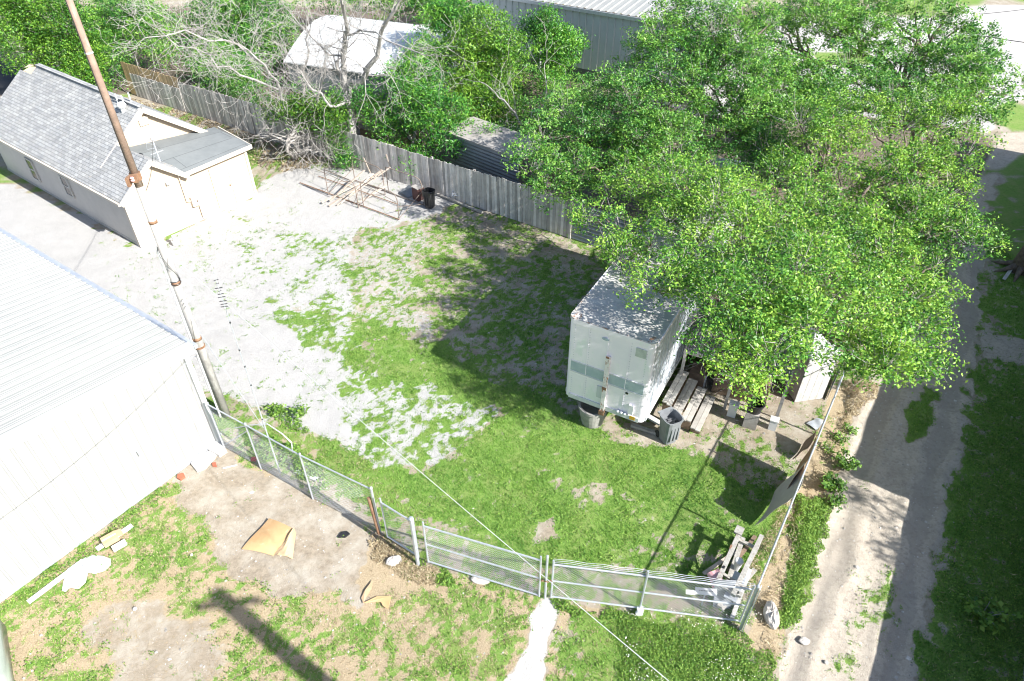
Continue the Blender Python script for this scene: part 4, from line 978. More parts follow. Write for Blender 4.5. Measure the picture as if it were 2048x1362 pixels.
sheet('leaning_board','brown board wedged between the tan board and the fence','panel',[fl(3.9,.34,.1),fl(5.35,.2,.1),fl(5.4,.04,1.75),fl(4.3,.05,1.72)],mat('brown_board',(.34,.20,.10),(.26,.15,.08),3,.8),.05)
sheet('wood_sheet','short brown plywood scrap leaning by the fence shadow','panel',[fl(5.9,.42,.02),fl(6.7,.30,.02),fl(6.75,.10,.75),fl(6.0,.14,.6)],M['wood_brown'],.03)
sheet('scrap_sheet','flat pale sheet lying on the dirt near the alley fence','sheet',[G(1612,848)+UP*.03,G(1632,862)+UP*.03,G(1648,845)+UP*.05,G(1632,838)+UP*.05],M['galv'],.02)
# white beam frame (old rack)
M['rack']=mat('dirty_white_steel',(.42,.41,.38),(.30,.28,.25),6,.7,extra=speck((.16,.10,.07),9,.6,.9))
def rack():
    o=fl(.55,.75,0); t=thing('steel_rack',o,'old white painted steel rack of two long beams in the fence corner','rack')
    def b(n,p,q,w,h,mt=M['rack']): m=MB(); m.bar(fl(*p),fl(*q),w,h); return m.obj(n,mt,t)
    b('beam',(.55,.85,.60),(2.05,.85,.63),.11,.10); b('beam',(.35,.42,.60),(2.3,.35,.66),.11,.10)
    b('cross_bar',(.5,.25,.54),(.5,.95,.54),.12,.08); b('cross_bar',(.75,.2,.5),(.85,.9,.5),.07,.07); b('cross_bar',(1.95,.3,.56),(1.95,.92,.56),.08,.06)
    b('plate',(.3,.45,.45),(1.1,.45,.47),.30,.03,M['galv']); b('plate',(2.0,.88,.69),(2.25,.88,.69),.2,.05,M['rack'])
    for s,f in ((.5,.85),(2.0,.85),(.5,.35),(2.2,.35)):
        m=MB(); m.bar(fl(s,f,0),fl(s,f,.58),.07,.07); m.obj('leg',M['rack'],t)
    b('brace',(.5,.9,.1),(1.6,.9,.70),.04,.04,M['rust']); b('lower_beam',(.2,.6,.12),(2.4,.75,.12),.12,.09); b('lower_beam',(.1,.25,.1),(1.6,.3,.1),.1,.1,M['white_paint'])
    m=MB(); m.lathe(fl(.9,.85,.66),[(.03,0),(.035,.05),(.02,.06)],10); m.obj('bolt',M['black'],t)
    m=MB(); m.lathe(fl(1.4,.6,.02),[(.05,0),(.11,.5),(.09,.52)],12); m.obj('cone_tip',M['white_plastic'],t)
rack()
sheet('pink_mesh','faded pink plastic scrap hanging on the white rack behind the gate','scrap',[fl(.35,.9,.5),fl(.62,1.15,.5),fl(.8,.95,.7),fl(.5,.75,.68)],M['pink'],.05)
for (s0,o0,s1,o1,zz,ww,lb,mm) in ((.2,.55,1.7,.2,.08,.12,'grey plank on the ground under the white rack beside the corner post',M['wood_pale']),(1.3,.75,2.7,.5,.05,.10,'short brown lath lying past the far end of the white rack',M['wood_brown']),(.9,1.25,2.0,.75,.05,.09,'pale lath on the grass along the yard side of the white rack',M['wood_board'])):
    board(lb,fl(s0,o0,0),fl(s1,o1,0),ww,mt=mm,z=zz)
# sign board behind gate
def sign():
    o=G(1412,1183,.6); X=unit(V3(1,-.1,0)); Z=unit(V3(0,.55,.8)); Y=np.cross(Z,X)
    t=thing('white_sign',o*[1,1,0],'small white sign with a line of lettering behind the right gate leaf','sign')
    m=MB(); m.box(o,(.50,.015,.17),(X,Y,Z)); m.obj('sign_board',M['white_plastic'],t)
    m=MB()
    for k in range(9): m.box(o-Y*.011+X*(-.15+.038*k)+Z*.02,(.022,.006,.03),(X,Y,Z))
    o2=m.obj('lettering',M['dark_metal'],t)
    m=MB(); m.box(o-X*.36-Z*.05,(.22,.02,.11),(X,Y,Z)); m.obj('side_plate',M['white_plastic'],t)
    m=MB(); m.tube([o*[1,1,0],o],.02,6); m.obj('stake',M['galv'],t)
sign()
sheet('grey_panel','dark grey sheet standing behind the right end of the gate','panel',[G(1425,1215)+UP*.02,G(1462,1218)+UP*.02,G(1462,1218)+V3(.05,.3,.75),G(1425,1215)+V3(.0,.3,.75)],M['grey_corr'],.01)

# ------------------------------------------------------------------ loose things outside, front left
def cardboard():
    P=lambda u,v,z=.02:G(u,v,z)
    a,b,c,d=P(483,1098,.02),P(538,1036,.10),P(588,1058,.30),P(548,1112,.06)
    m=MB(); n=10; vs=[]
    for j in range(n+1):
        for i in range(n+1):
            x,y=i/n,j/n; p=(a*(1-x)+d*x)*(1-y)+(b*(1-x)+c*x)*y; p=p+UP*(.05*math.sin(x*3.1)+.02*math.sin(y*6)); vs.append(p)
    e=P(585,1118,.03); f2=P(592,1066,.05); k=len(vs)
    fs=[[j*(n+1)+i,j*(n+1)+i+1,(j+1)*(n+1)+i+1,(j+1)*(n+1)+i] for j in range(n) for i in range(n)]
    m.add(vs,fs); t=thing('cardboard_sheet',P(540,1080,0),'large brown cardboard sheet with a folded flap on the bare dirt','cardboard')
    m.obj('main_sheet',M['card'],t)
    m=MB(); w=[]
    for j in range(9):
        y=j/8; p=d*(1-y)+c*y+UP*.02; q=e*(1-y)+f2*y
        for i in range(6): x=i/5; r_=p*(1-x)+q*x; w.append(r_+UP*(.16*math.sin(x*math.pi)*(.5+.5*y)+.015*math.sin(i*2+j)))
    m.add(w,[[j*6+i,j*6+i+1,(j+1)*6+i+1,(j+1)*6+i] for j in range(8) for i in range(5)]); m.obj('folded_flap',M['card_pale'],t)
cardboard()
def carton(u,v,label,sz,ang,z=0,flap=True,mt=None):
    b=G(u,v,z); X=V3(math.cos(ang),math.sin(ang),0);Y=V3(-math.sin(ang),math.cos(ang),0); t=thing('cardboard_box',b,label,'box')
    m=MB(); m.box(b+UP*sz[2]/2,sz,(X,Y,UP)); m.obj('box_body',mt or M['card_pale'],t)
    m=MB(); m.box(b+UP*(sz[2]+.004),(sz[0]*.98,.05,.005),(X,Y,UP)); m.obj('tape',M['trim'],t)
    if flap: m=MB(); m.box(b+X*(sz[0]*.5+.07)+UP*(sz[2]-.03),(.15,sz[1]*.95,.006),(unit(X-UP*.3),Y,UP)); m.obj('flap',mt or M['card_pale'],t)
carton(222,1082,'pale cardboard box with an open flap lying across the white board',(.36,.26,.16),.75,z=.05)
carton(240,1093,'flat white carton beside the pale cardboard box on the grass',(.34,.16,.09),.75,z=.02,flap=False,mt=M['white_plastic'])
board('short white board under the pale cardboard box on the grass',G(194,1100),G(265,1052),.14,mt=M['white_metal'])
board('long white board on the grass running under the white plastic sheet',G(57,1206),G(160,1128),.13,mt=M['white_metal'])
def plastic():
    pts=[(124,1182),(128,1160),(135,1138),(160,1120),(185,1110),(205,1112),(222,1118),(222,1130),(210,1142),(190,1148),(176,1146),(172,1165),(158,1178),(140,1176),(132,1184)]
    P=[G(u,v,.0) for u,v in pts]; c=G(165,1145); vs=[];n=len(P);K=6
    for k in range(K+1):
        f=k/K
        for i,p in enumerate(P): q=c+(p-c)*f; q=q+UP*(.05+.10*(1-f)**.5*(.6+.4*math.sin(i*1.7))+.035*math.sin(i*2.3+k*2.1)*f*(1-f)*4-.04*f); vs.append(q)
    m=MB(); m.add(vs,[[k*n+i,k*n+(i+1)%n,(k+1)*n+(i+1)%n,(k+1)*n+i] for k in range(1,K) for i in range(n)]+[[n+i for i in range(n)]]); o=m.obj('plastic_sheet',M['white_plastic'],None,smooth=False); tag(o,'crumpled white plastic sheet lying on the grass near the metal building','plastic sheet')
plastic()
def slabstone(name,label,cat,pts,h,mt,jag=0.03):
    P=[G(u,v,0)+UP*(h+random.uniform(-jag,jag)*h) for u,v in pts]; m=MB(); m.slab(P,h+.05,n=UP); o=m.obj(name,mt,None); tag(o,label,cat)
slabstone('concrete_slab','cracked pale concrete slab at the corner of the metal building','slab',[(395,945),(383,930),(392,915),(418,905),(440,898),(430,918),(412,938)],.07,M['concrete'])
slabstone('concrete_slab','broken concrete piece nearest the downspout of the metal building','slab',[(418,903),(425,885),(440,882),(455,905),(440,915)],.10,M['concrete'])
slabstone('brick','single red brick on the bare dirt near the metal building','brick',[(355,958),(356,951),(368,948),(371,955),(362,961)],.06,M['brick'])
slabstone('brick','orange brick fragment next to the cracked concrete slab','brick',[(426,934),(424,928),(432,926),(434,934)],.05,M['brick'])
def rock(name,label,cat,pts,h,mt):
    P=[G(u,v,0) for u,v in pts]; Q=[]
    for i in range(len(P)):
        a,b_=P[i],P[(i+1)%len(P)]; Q+=[a+(b_-a)*k for k in (0,.33,.66)]
    c=np.mean(Q,0); n=len(Q); vs=[]; sm=[(Q[i-1]+Q[i]*2+Q[(i+1)%n])/4 for i in range(n)]
    for sc,z in ((1,-.03),(1.02,.35),(.93,.7),(.72,.92),(.42,1.),(.12,1.03)):
        for p in sm: vs.append(c+(p-c)*(sc+random.uniform(-.05,.05))+UP*(h*z*random.uniform(.85,1.12)))
    m=MB(); m.add(vs,[[k*n+i,k*n+(i+1)%n,(k+1)*n+(i+1)%n,(k+1)*n+i] for k in range(5) for i in range(n)]+[[5*n+i for i in range(n)]]); o=m.obj(name,mt,None); tag(o,label,cat)
rock('stone_block','pale oblong stone in dry straw left of the gate post','stone',[(770,1130),(775,1118),(800,1112),(806,1122),(790,1134)],.13,M['stone'])
rock('rock','large white rock in dry straw at the fence corner','rock',[(1533,1250),(1524,1225),(1532,1205),(1546,1208),(1556,1235),(1558,1252),(1548,1262)],.22,M['stone'])
rock('rock','flat white rock at the end of the alley track','rock',[(1595,1282),(1605,1272),(1622,1282),(1612,1293)],.05,M['stone'])
rock('stone_block','grey stone under the bottom of the left gate leaf','stone',[(940,1160),(948,1150),(985,1160),(975,1170),(950,1168)],.06,M['stone'])
slabstone('plastic_scrap','black plastic scrap on the dirt beside the cardboard sheet','scrap',[(676,1075),(683,1065),(694,1063),(700,1068),(690,1075)],.03,M['black'])
def torn(label,pts,mt,h=.05):
    P=[G(u,v,h*random.random()) for u,v in pts]; m=MB(); m.slab(P,.006,n=UP); o=m.obj('torn_cardboard',mt,None); tag(o,label,'cardboard')
torn('long torn strip of tan cardboard beside the dry straw',[(722,1196),(730,1180),(745,1160),(744,1175),(732,1195),(727,1206)],M['card_pale'])
torn('torn forked piece of tan cardboard on the weeds',[(726,1206),(755,1192),(782,1192),(780,1205),(776,1218),(766,1212),(762,1204),(745,1204)],M['card'])
# small stones and litter: countable bits grouped
for i,(u,v,rr,lab) in enumerate([(1713,1135,.05,'small white stone at the edge of the lit alley track'),(1652,1325,.045,'small white stone near the bottom of the alley track'),(905,563,.035,'tiny white scrap in the trailer shade'),(383,1110,.04,'small white stone on the grass left of the cardboard sheet'),(1101,606,.05,'pale scrap on the shaded dirt left of the trailer'),(270,1218,.05,'small white stone on bare ground near the long board'),(700,590,.05,'white stone in the gravel below the pipe frames')]):
    b=G(u,v); m=MB(); m.lathe(b-UP*.01,[(rr*.9,0),(rr*1.1,rr*.5),(rr*.8,rr),(rr*.2,rr*1.2)],7); o=m.obj('stone',M['stone'],None); tag(o,lab,'stone')
# white stub on gravel
b=G(352,488); t=thing('standpipe',b,'short white standpipe on a round base in the gravel by the house','pipe')
m=MB(); m.lathe(b,[(.16,0),(.16,.16),(.12,.18)],16); m.obj('base_ring',M['white_paint'],t); m=MB(); m.tube([b+UP*.15,b+UP*.42],.07,12); m.tube([b+UP*.3-V3(.12,0,0),b+UP*.3+V3(.12,0,0)],.035,8); m.obj('stand',M['white_metal'],t)
# hose arc by the left fence
pts=[G(u,v,z) for u,v,z in ((470,856,.05),(500,850,.5),(535,848,.9),(565,868,.95),(583,885,.6),(585,905,.1))]
pp=[]
for i in range(len(pts)-1):
    for k in range(4): pp.append(pts[i]+(pts[i+1]-pts[i])*k/4)
m=MB(); m.tube(pp+[pts[-1]],.018,8); o=m.obj('hose',M['white_plastic'],None); tag(o,'arched pale hose hanging inside the sagging chain link fence','hose')
board('white plank lying along the outside foot of the sagging fence',G(592,945),G(635,962),.13,mt=M['white_metal'],z=.08)
board('thin white stick on the bare dirt beside the concrete slab',G(446,938),G(475,931),.035,mt=M['white_paint'])
m=MB(); bq=G(508,921); m.box(bq+UP*.05,(.13,.09,.1)); m.box(bq+UP*.11+V3(.02,0,0),(.07,.07,.05)); o=m.obj('red_can',mat('red_plastic',(.55,.04,.05),None,5,.5),None); tag(o,'small red container at the foot of the sagging fence','container')
# car corner bottom left
def car():
    c=V3(-13.12,6.0,0); ang=.62; X=V3(math.cos(ang),math.sin(ang),0);Y=V3(-math.sin(ang),math.cos(ang),0)
    t=thing('parked_car',c,'pale grey green car roof at the bottom left corner','car')
    hw=.92
    def sec(x,zs): return [(c+X*x+Y*y+UP*z) for y,z in zs]
    st=[(-2.3,.55,.75,.86),(-2.2,.7,.8,.9),(-1.3,.75,.95,.92),(-.9,.8,1.0,.92),(.9,.8,1.0,.92),(1.6,.75,.95,.92),(2.2,.7,.8,.9),(2.3,.5,.7,.84)]
    m=MB(); rings=[]
    for x,a_,z,h in st: rings.append([c+X*x+Y*y+UP*zz for y,zz in ((-h,.3),(-h-.02,.6),(-h*.96,z-.05),(-h*.8,z),(h*.8,z),(h*.96,z-.05),(h+.02,.6),(h,.3))])
    vs=[p for r_ in rings for p in r_]; m.add(vs,[[i*8+j,i*8+(j+1)%8,(i+1)*8+(j+1)%8,(i+1)*8+j] for i in range(len(st)-1) for j in range(8)]+[list(range(8)),[(len(st)-1)*8+j for j in range(8)]]); m.obj('body',M['car_paint'],t,smooth=True)
    m=MB(); rings=[]
    for x,z,h in ((-1.5,.95,.85),(-.95,1.42,.66),(0,1.5,.68),(.75,1.47,.66),(1.35,.95,.85)): rings.append([c+X*x+Y*y+UP*zz for y,zz in ((-h-.05*(z<1),.9),(-h*.93,z-.06),(-h*.7,z),(h*.7,z),(h*.93,z-.06),(h+.05*(z<1),.9))])
    vs=[p for r_ in rings for p in r_]; m.add(vs,[[i*6+j,i*6+(j+1)%6,(i+1)*6+(j+1)%6,(i+1)*6+j] for i in range(4) for j in range(6)]+[list(range(6)),[24+j for j in range(6)]]); m.obj('cabin_roof',M['car_paint'],t,smooth=True)
    m=MB(); m.slab([c+X*1.33+Y*.72+UP*.99,c+X*1.33-Y*.72+UP*.99,c+X*.80-Y*.6+UP*1.45,c+X*.80+Y*.6+UP*1.45],.02); m.obj('rear_window',M['glass'],t)
    for k in (-1,1):
        m=MB(); m.bar(c+X*-.8+Y*k*.62+UP*1.515,c+X*.7+Y*k*.62+UP*1.515,.04,.03); m.obj('roof_rail',M['galv'],t)
        for x in (-1.4,1.4): m=MB(); m.lathe(c+X*x+Y*k*.86+UP*.33,[(.15,-.1),(.32,-.1),(.34,0),(.32,.1),(.15,.1)],18,ax=(X,UP,Y)); m.obj('wheel',M['rubber'],t)
car()

# ------------------------------------------------------------------ pipe frames, lumber, bits by the plank fence
def pz(u,v): return G(600+u/5.69,270+v/5.69)
def frames():
    b=pz(660,750); t=thing('pipe_rack',b,'rusty pipe frames standing on the gravel in front of the plank fence','rack')
    hoops=[((325,680),(665,830),1.32),((725,820),(1130,960),1.30),((628,535),(970,680),1.35),((1010,660),(1405,800),1.36)]
    for (a,c,z) in hoops:
        A=pz(*a);B=pz(*c);d=unit(B-A); m=MB()
        m.tube([A,A+UP*(z-.03),A+d*.04+UP*z,B-d*.35+UP*z,B-d*.1+UP*(z-.08),B+UP*(z-.3),B],.021,8); m.obj('hoop',M['pipe_rust'],t)
    m=MB(); m.tube([pz(0,550)+UP*.04,pz(1130,970)+UP*.04],.024,6); m.tube([pz(210,475)+UP*.04,pz(1110,800)+UP*.06],.02,6); m.obj('ground_rail',M['rust'],t)
    m=MB(); m.tube([pz(620,520)+UP*.04,pz(1400,800)+UP*.04],.022,6); m.obj('ground_rail',M['pipe_rust'],t)
    for a,c,z in (((325,680),(628,535),1.3),((665,830),(970,680),1.32),((1130,960),(1405,800),1.3)):
        m=MB(); m.tube([pz(*a)+UP*.05,pz(*c)+UP*z*.55],.014,6); m.tube([pz(*c)+UP*.05,pz(*a)+UP*z*.5],.014,6); m.obj('cross_brace',M['pipe_rust'],t)
    for (u1,v1,z1,u2,v2,z2) in ((270,655,.02,480,690,1.0),(610,800,.02,700,760,.7),(210,560,.8,640,760,.85),(670,700,.85,1110,900,.6)):
        m=MB(); m.tube([pz(u1,v1)+UP*z1,pz(u2,v2)+UP*z2],.013,6); m.obj('brace',M['pipe_rust'],t)
frames()
bl=[(330,820,.05,960,560,.75,.13,'widest'),(340,770,.1,770,600,.95,.10,'rear'),(420,810,.05,1050,560,.9,.07,'long thin'),(250,790,.1,900,560,.55,.09,'pale'),(470,800,.1,860,600,.75,.05,'narrowest'),(660,790,.08,1000,680,.5,.12,'short thick')]
LBL=['widest bleached board in the lumber pile leaning on the pipe frames','bleached board at the back of the lumber pile on the pipe frames','longest thin strip lying on the lumber pile of the pipe frames','pale board low in the lumber pile inside the pipe frames','narrow stick on top of the lumber pile at the pipe frames','short thick board apart from the pile, towards the black trash can']
for (u1,v1,z1,u2,v2,z2,w_,k),lb in zip(bl,LBL):
    m=MB(); m.bar(pz(u1,v1)+UP*z1,pz(u2,v2)+UP*z2,w_,.035,a=random.random()); o=m.obj('wood_board',M['wood_board'],None,base=pz(u1,v1)); tag(o,lb,'board','boards leaning on the pipe frames')
def upr(u,v,z,lean,label):
    b=pz(u,v); m=MB(); m.bar(b,b+V3(lean,.06,z),.05,.04); o=m.obj('wood_stake',M['wood_board'],None,base=b); tag(o,label,'stake','stakes leaning on the plank fence')
upr(1075,505,1.3,-.28,'tall pale stake leaning on the plank fence behind the pipe frames'); upr(1180,540,1.1,-.1,'upright pale stake on the plank fence right of the tall leaning one'); upr(1250,545,.45,0,'short pale stake against the plank fence nearest the brown crate')
upr(800,430,.8,-.25,'crooked pale stick against the fence by the leaning trunk')
# beams along fence
for (a,c,w_,h_,mt,lab) in (((842,360),(996,418),.22,.2,M['wood_brown'],'long square timber lying along the foot of the plank fence'),((875,390),(965,427),.12,.08,M['wood_pale'],'thin grey plank in front of the long square timber'),((720,330),(840,372),.16,.1,M['wood_board'],'bleached beam on the ground along the fence behind the pipe frames')):
    A_=G(*a);B_=G(*c); m=MB(); m.bar(A_+UP*h_*.6,B_+UP*h_*.6,w_,h_); o=m.obj('timber',mt,None); tag(o,lab,'timber')
c=G(838,398); t=thing('wooden_crate',c,'dark reddish crate beside the black trash can','crate'); X=unit(V3(.5,-.5,0));Y=V3(.7,.7,0)
m=MB(); m.box(c+UP*.32,(.42,.42,.62),(X,Y,UP)); m.obj('crate_body',mat('dark_red_wood',(.13,.06,.055),(.09,.045,.04),6,.8),t); m=MB(); m.box(c+UP*.65,(.48,.46,.03),(X,Y,UP)); m.obj('top_board',M['wood_grey'],t)
sheet('galvanised_sheet','bent galvanised sheet on the gravel behind the black trash can','metal sheet',[G(800,388)+UP*.1,G(815,396)+UP*.02,G(836,390)+UP*.05,G(818,380)+UP*.28],M['grey_corr'],.1)
b=G(915,400); t=thing('wire_cart',b+UP*0,'tangled folding wire cart resting on the long square timber','cart')
m=MB()
for k in range(7): m.tube([b+V3(-.22+.07*k,-.15,.3),b+V3(-.18+.07*k,.15,.62)],.01,5); 
for k in range(5): m.tube([b+V3(-.25,-.15+.07*k,.3+.08*k),b+V3(.25,-.13+.07*k,.3+.08*k)],.01,5)
m.obj('wire_basket',M['galv'],t)
m=MB(); m.tube([b+V3(.1+.28*math.cos(a),.1,.45+.28*math.sin(a)) for a in np.linspace(0,2*math.pi,18)],.014,6); m.obj('wheel_rim',M['rubber'],t)
m=MB(); [m.tube([b+V3(x,-.12,0),b+V3(x*.8,-.1,.34)],.014,6) for x in (-.22,.22)]; m.obj('leg',M['galv'],t)

# ------------------------------------------------------------------ beyond the plank fence
def warehouse():
    # south wall top line from (1040,5) to (1215,45)...(1330,75); z=4.3
    z=4.4; a=G(1030,-2,z);b=G(1330,47,z); d=unit((b-a)*[1,1,0]); n=V3(-d[1],d[0],0); n=n if n[1]<0 else -n
    L=np.linalg.norm(b-a)+6.5; o=V3(a[0],a[1],0)-d*3.5
    t=thing('warehouse',o+d*L/2,'pale ribbed metal warehouse beyond the trees at the top','building')
    nr=int(L/.5); m=ribsheet(o+UP*.9,UP*(z-.9),d*L,nr,[(0,0),(.42,0),(.5,.05),(.58,.05),(.66,0)],n); m.obj('wall',mat('pale_grey_ribbed_wall',(.52,.54,.55),(.48,.50,.51),1,.5),t)
    m=MB(); m.box(o+d*L/2+UP*.45-n*.05,(L,.12,.9),(d,n,UP)); m.obj('base_wall',M['dark_metal'],t)
    m=MB(); m.bar(o+n*.1+UP*(z+.02),o+d*L+n*.1+UP*(z+.02),.22,.2); m.obj('gutter',M['galv'],t)
    up=unit(-n*1+UP*.12); m=ribsheet(o+n*.12+UP*(z+.15),up*13,d*L,nr,[(0,0),(.2,0),(.3,.05),(.5,.05),(.6,0)],UP); m.obj('roof',M['roof_metal'],t)
    q=o+d*5.6+n*.09; m=MB(); m.tube([q+UP*.2,q+UP*(z-.1)],.06,8); m.obj('downspout',M['white_metal'],t)
warehouse()
def canopy():
    z=2.7; a=G(575,165,.6); b=G(905,215,.6); d=unit((b-a)*[1,1,0]); n=V3(-d[1],d[0],0); n=n if n[1]>0 else -n
    o=V3(a[0],a[1],0); L=9.5; Wd=9.
    t=thing('storage_building',o+d*L/2+n*Wd/2,'broad white curved roof building behind the leafless tree','building')
    m=MB(); K=14; vs=[]
    for i in range(K+1):
        q=i/K; zz=1.9+1.5*math.sin(q*math.pi)
        for j in range(2): vs.append(o+n*(Wd*q)+d*(L*j)+UP*zz)
    m.add(vs+[p-UP*.06 for p in vs],[[2*i,2*i+1,2*i+3,2*i+2] for i in range(K)]+[[2*i+2*(K+1),2*i+2+2*(K+1),2*i+3+2*(K+1),2*i+1+2*(K+1)] for i in range(K)]+[[2*i,2*i+2,2*i+2+2*(K+1),2*i+2*(K+1)] for i in range(K)]+[[2*i+1,2*i+3,2*i+3+2*(K+1),2*i+1+2*(K+1)] for i in range(K)]); m.obj('curved_roof',M['white_metal'],t)
    m=MB(); m.box(o+d*L/2+n*Wd/2+UP*.95,(L-.3,Wd-.3,1.9),(d,n,UP)); m.obj('walls',M['grey_corr'],t)
    e=MB()
    pts=[o+n*(Wd*i/K)+UP*(1.9+1.5*math.sin(i/K*math.pi)-.05) for i in range(K+1)]
    for dd in (.2,L-.2): e=MB(); e.add([p+d*dd for p in pts],[list(range(K+1))]); e.obj('end_wall',M['grey_corr'],t)
canopy()
def brown_shed():
    c=G(765,262,1.6); d=wd; n=wn; t=thing('brown_shed',c*[1,1,0],'low shed with a dark shingle roof just behind the plank fence','shed')
    W,D=2.6,2.2; c=c*[1,1,0]-n*.6
    m=MB(); m.box(c+UP*.85,(W-.2,D-.2,1.7),(d,n,UP)); m.obj('walls',M['wood_brown'],t)
    m=MB(); m.slab([c-d*W/2+n*D/2+UP*1.72,c+d*W/2+n*D/2+UP*1.72,c+d*W/2-n*D/2+UP*2.25,c-d*W/2-n*D/2+UP*2.25],.08); m.obj('roof',mat('dark_brown_shingle',(.13,.105,.09),(.20,.17,.15),5,.95,bump=.5),t,uv=(c,d,n))
brown_shed()
def container():
    a=G(884,262,2.1);b=G(985,300,2.1); d=unit((b-a)*[1,1,0]); n=V3(-d[1],d[0],0); n=n if n[1]>0 else -n; o=a*[1,1,0]; L=5.; D=2.2
    t=thing('storage_container',o+d*L/2+n*D/2,'dark blue grey corrugated container behind the plank fence','container')
    m=MB(); vs=[]
    for i in range(49): z=i*.044; vs+=[o-n*(.014*math.sin(i*math.pi/2))+UP*z,o+d*L-n*(.014*math.sin(i*math.pi/2))+UP*z]
    m.add(vs,[[2*i,2*i+2,2*i+3,2*i+1] for i in range(48)]); m.obj('side_wall',M['grey_corr'],t)
    m=MB(); m.box(o+d*L/2+n*(D/2+.02)+UP*1.04,(L-.04,D,2.08),(d,n,UP)); m.obj('body',M['dark_metal'],t)
    m=MB(); m.box(o+d*L/2+n*D/2+UP*2.13,(L+.1,D+.1,.08),(d,n,UP)); m.obj('roof',M['wood_grey'],t)
container()
# pale junk between container and trees
for (u1,v1,u2,v2,z,w_,lab) in ((935,203,968,216,.7,.3,'brown beam standing proud of the weeds behind the container'),(1000,240,1040,262,.4,.5,'pale sheet lying among weeds behind the plank fence'),(960,222,1000,235,.4,.4,'white sheet beside the brown beam behind the container')):
    A_=G(u1,v1,z);B_=G(u2,v2,z); m=MB(); m.bar(A_,B_,w_,.12); o=m.obj('scrap_board',M['wood_brown'] if 'brown' in lab else M['white_paint'],None); tag(o,lab,'board')
# pale car under the big tree
def tarp():
    c=G(1465,322,1.0); t=thing('covered_boat',c*[1,1,0],'pale grey covered boat glimpsed under the large tree','boat'); X=unit(V3(.8,-.55,0));Y=V3(.55,.8,0)
    m=MB(); st=[(-1.3,.15,.6),(-1.0,.4,.8),(-.4,.55,.95),(.4,.6,1.),(1.0,.5,.85),(1.2,.4,.7)]; vs=[]
    for x,h,z in st: vs+=[c*[1,1,0]+X*x+Y*y+UP*zz for y,zz in ((-h,.3),(-h,z*.75),(-h*.5,z),(h*.5,z),(h,z*.75),(h,.3))]
    m.add(vs,[[i*6+j,i*6+(j+1)%6,(i+1)*6+(j+1)%6,(i+1)*6+j] for i in range(5) for j in range(6)]+[list(range(6)),[30+j for j in range(6)]]); m.obj('cover',mat('grey_tarp',(.28,.30,.33),(.22,.24,.27),3,.6),t,smooth=True)
tarp()

# ------------------------------------------------------------------ right side: wall, neighbour building (casts the alley shade), trunk, board
W0=V3(11.35,6.9,0); wdr=unit(V3(.54,.84,0)); wnr=V3(wdr[1],-wdr[0],0)
t=thing('block_wall',W0,'grey rendered wall along the right edge of the shaded grass','wall')
m=MB(); m.bar(W0-wdr*6+UP*1.02+wnr*.1,W0+wdr*5.5+UP*1.02+wnr*.1,.2,2.04); m.obj('wall_body',M['concrete'],t); m=MB(); m.bar(W0-wdr*6+UP*2.07+wnr*.1,W0+wdr*5.5+UP*2.07+wnr*.1,.26,.06); m.obj('coping',M['concrete'],t)
B0=V3(14.57,9.42,0)
t=thing('neighbour_house',B0+wdr*7+wnr*4,'two storey neighbour house beside the alley outside the right edge','house')
m=MB(); m.box(B0+wdr*14+wnr*4+UP*2.1,(28,8,4.2),(wdr,wnr,UP)); m.obj('walls',M['cream'],t)
m=MB(); m.box(B0+wdr*14+wnr*4.1+UP*4.24,(28,8.1,.08),(wdr,wnr,UP)); m.obj('roof',M['shingle'],t,uv=(B0,wdr,wnr))
for k in range(3): m=MB(); m.box(B0+wdr*(3+4*k)-wnr*.03+UP*2.3,(1.0,.06,1.2),(wdr,wnr,UP)); m.obj('window',M['glass'],t)
b=G(2040,540); m=MB(); m.tube([b-UP*.1,b+V3(.1,.1,1.2),b+V3(.4,.2,3.),b+V3(1.2,.4,5.5)],[.42,.30,.26,.18],12)
t=thing('tree_stump',b,'thick brown trunk at the right edge beside the alley grass','tree'); m.obj('trunk',M['bark_dark'],t,smooth=True)
rt=MB()
for a in (2.4,3.2,4.,4.9): rt.tube([b+V3(.2*math.cos(a),.2*math.sin(a),.25),b+V3(.7*math.cos(a),.7*math.sin(a),.05),b+V3(1.1*math.cos(a),1.1*math.sin(a),-.05)],[.14,.08,.03],8)
rt.obj('root_flare',M['bark_dark'],t,smooth=True)
sheet('white_board','white board lying on shaded grass beside the thick trunk','board',[G(2003,560)+UP*.05,G(2009,563)+UP*.05,G(2028,537)+UP*.08,G(2022,533)+UP*.08],M['white_paint'],0)
# second utility pole out of frame at lower right: its shadow crosses the grass
q=V3(-7.25,9.0,0)+V3(.82,-.572,0)*1.376*11.; t=thing('service_pole',q,'thick wooden service pole standing outside the lower edge','utility pole')
m=MB(); m.tube([q,q+UP*11.],[.24,.2],16); m.obj('shaft',M['pole_up'],t)
m=MB(); m.bar(q+UP*10.7-V3(.75,.1,0),q+UP*10.7+V3(.75,.1,0),.1,.12); m.obj('crossarm',M['wood_brown'],t)
m=MB(); x=q+V3(.45,.3,0); m.lathe(x+UP*6.3,[(.26,0),(.28,.1),(.28,.9),(.2,1.0)],16); m.obj('transformer',M['galv'],t)

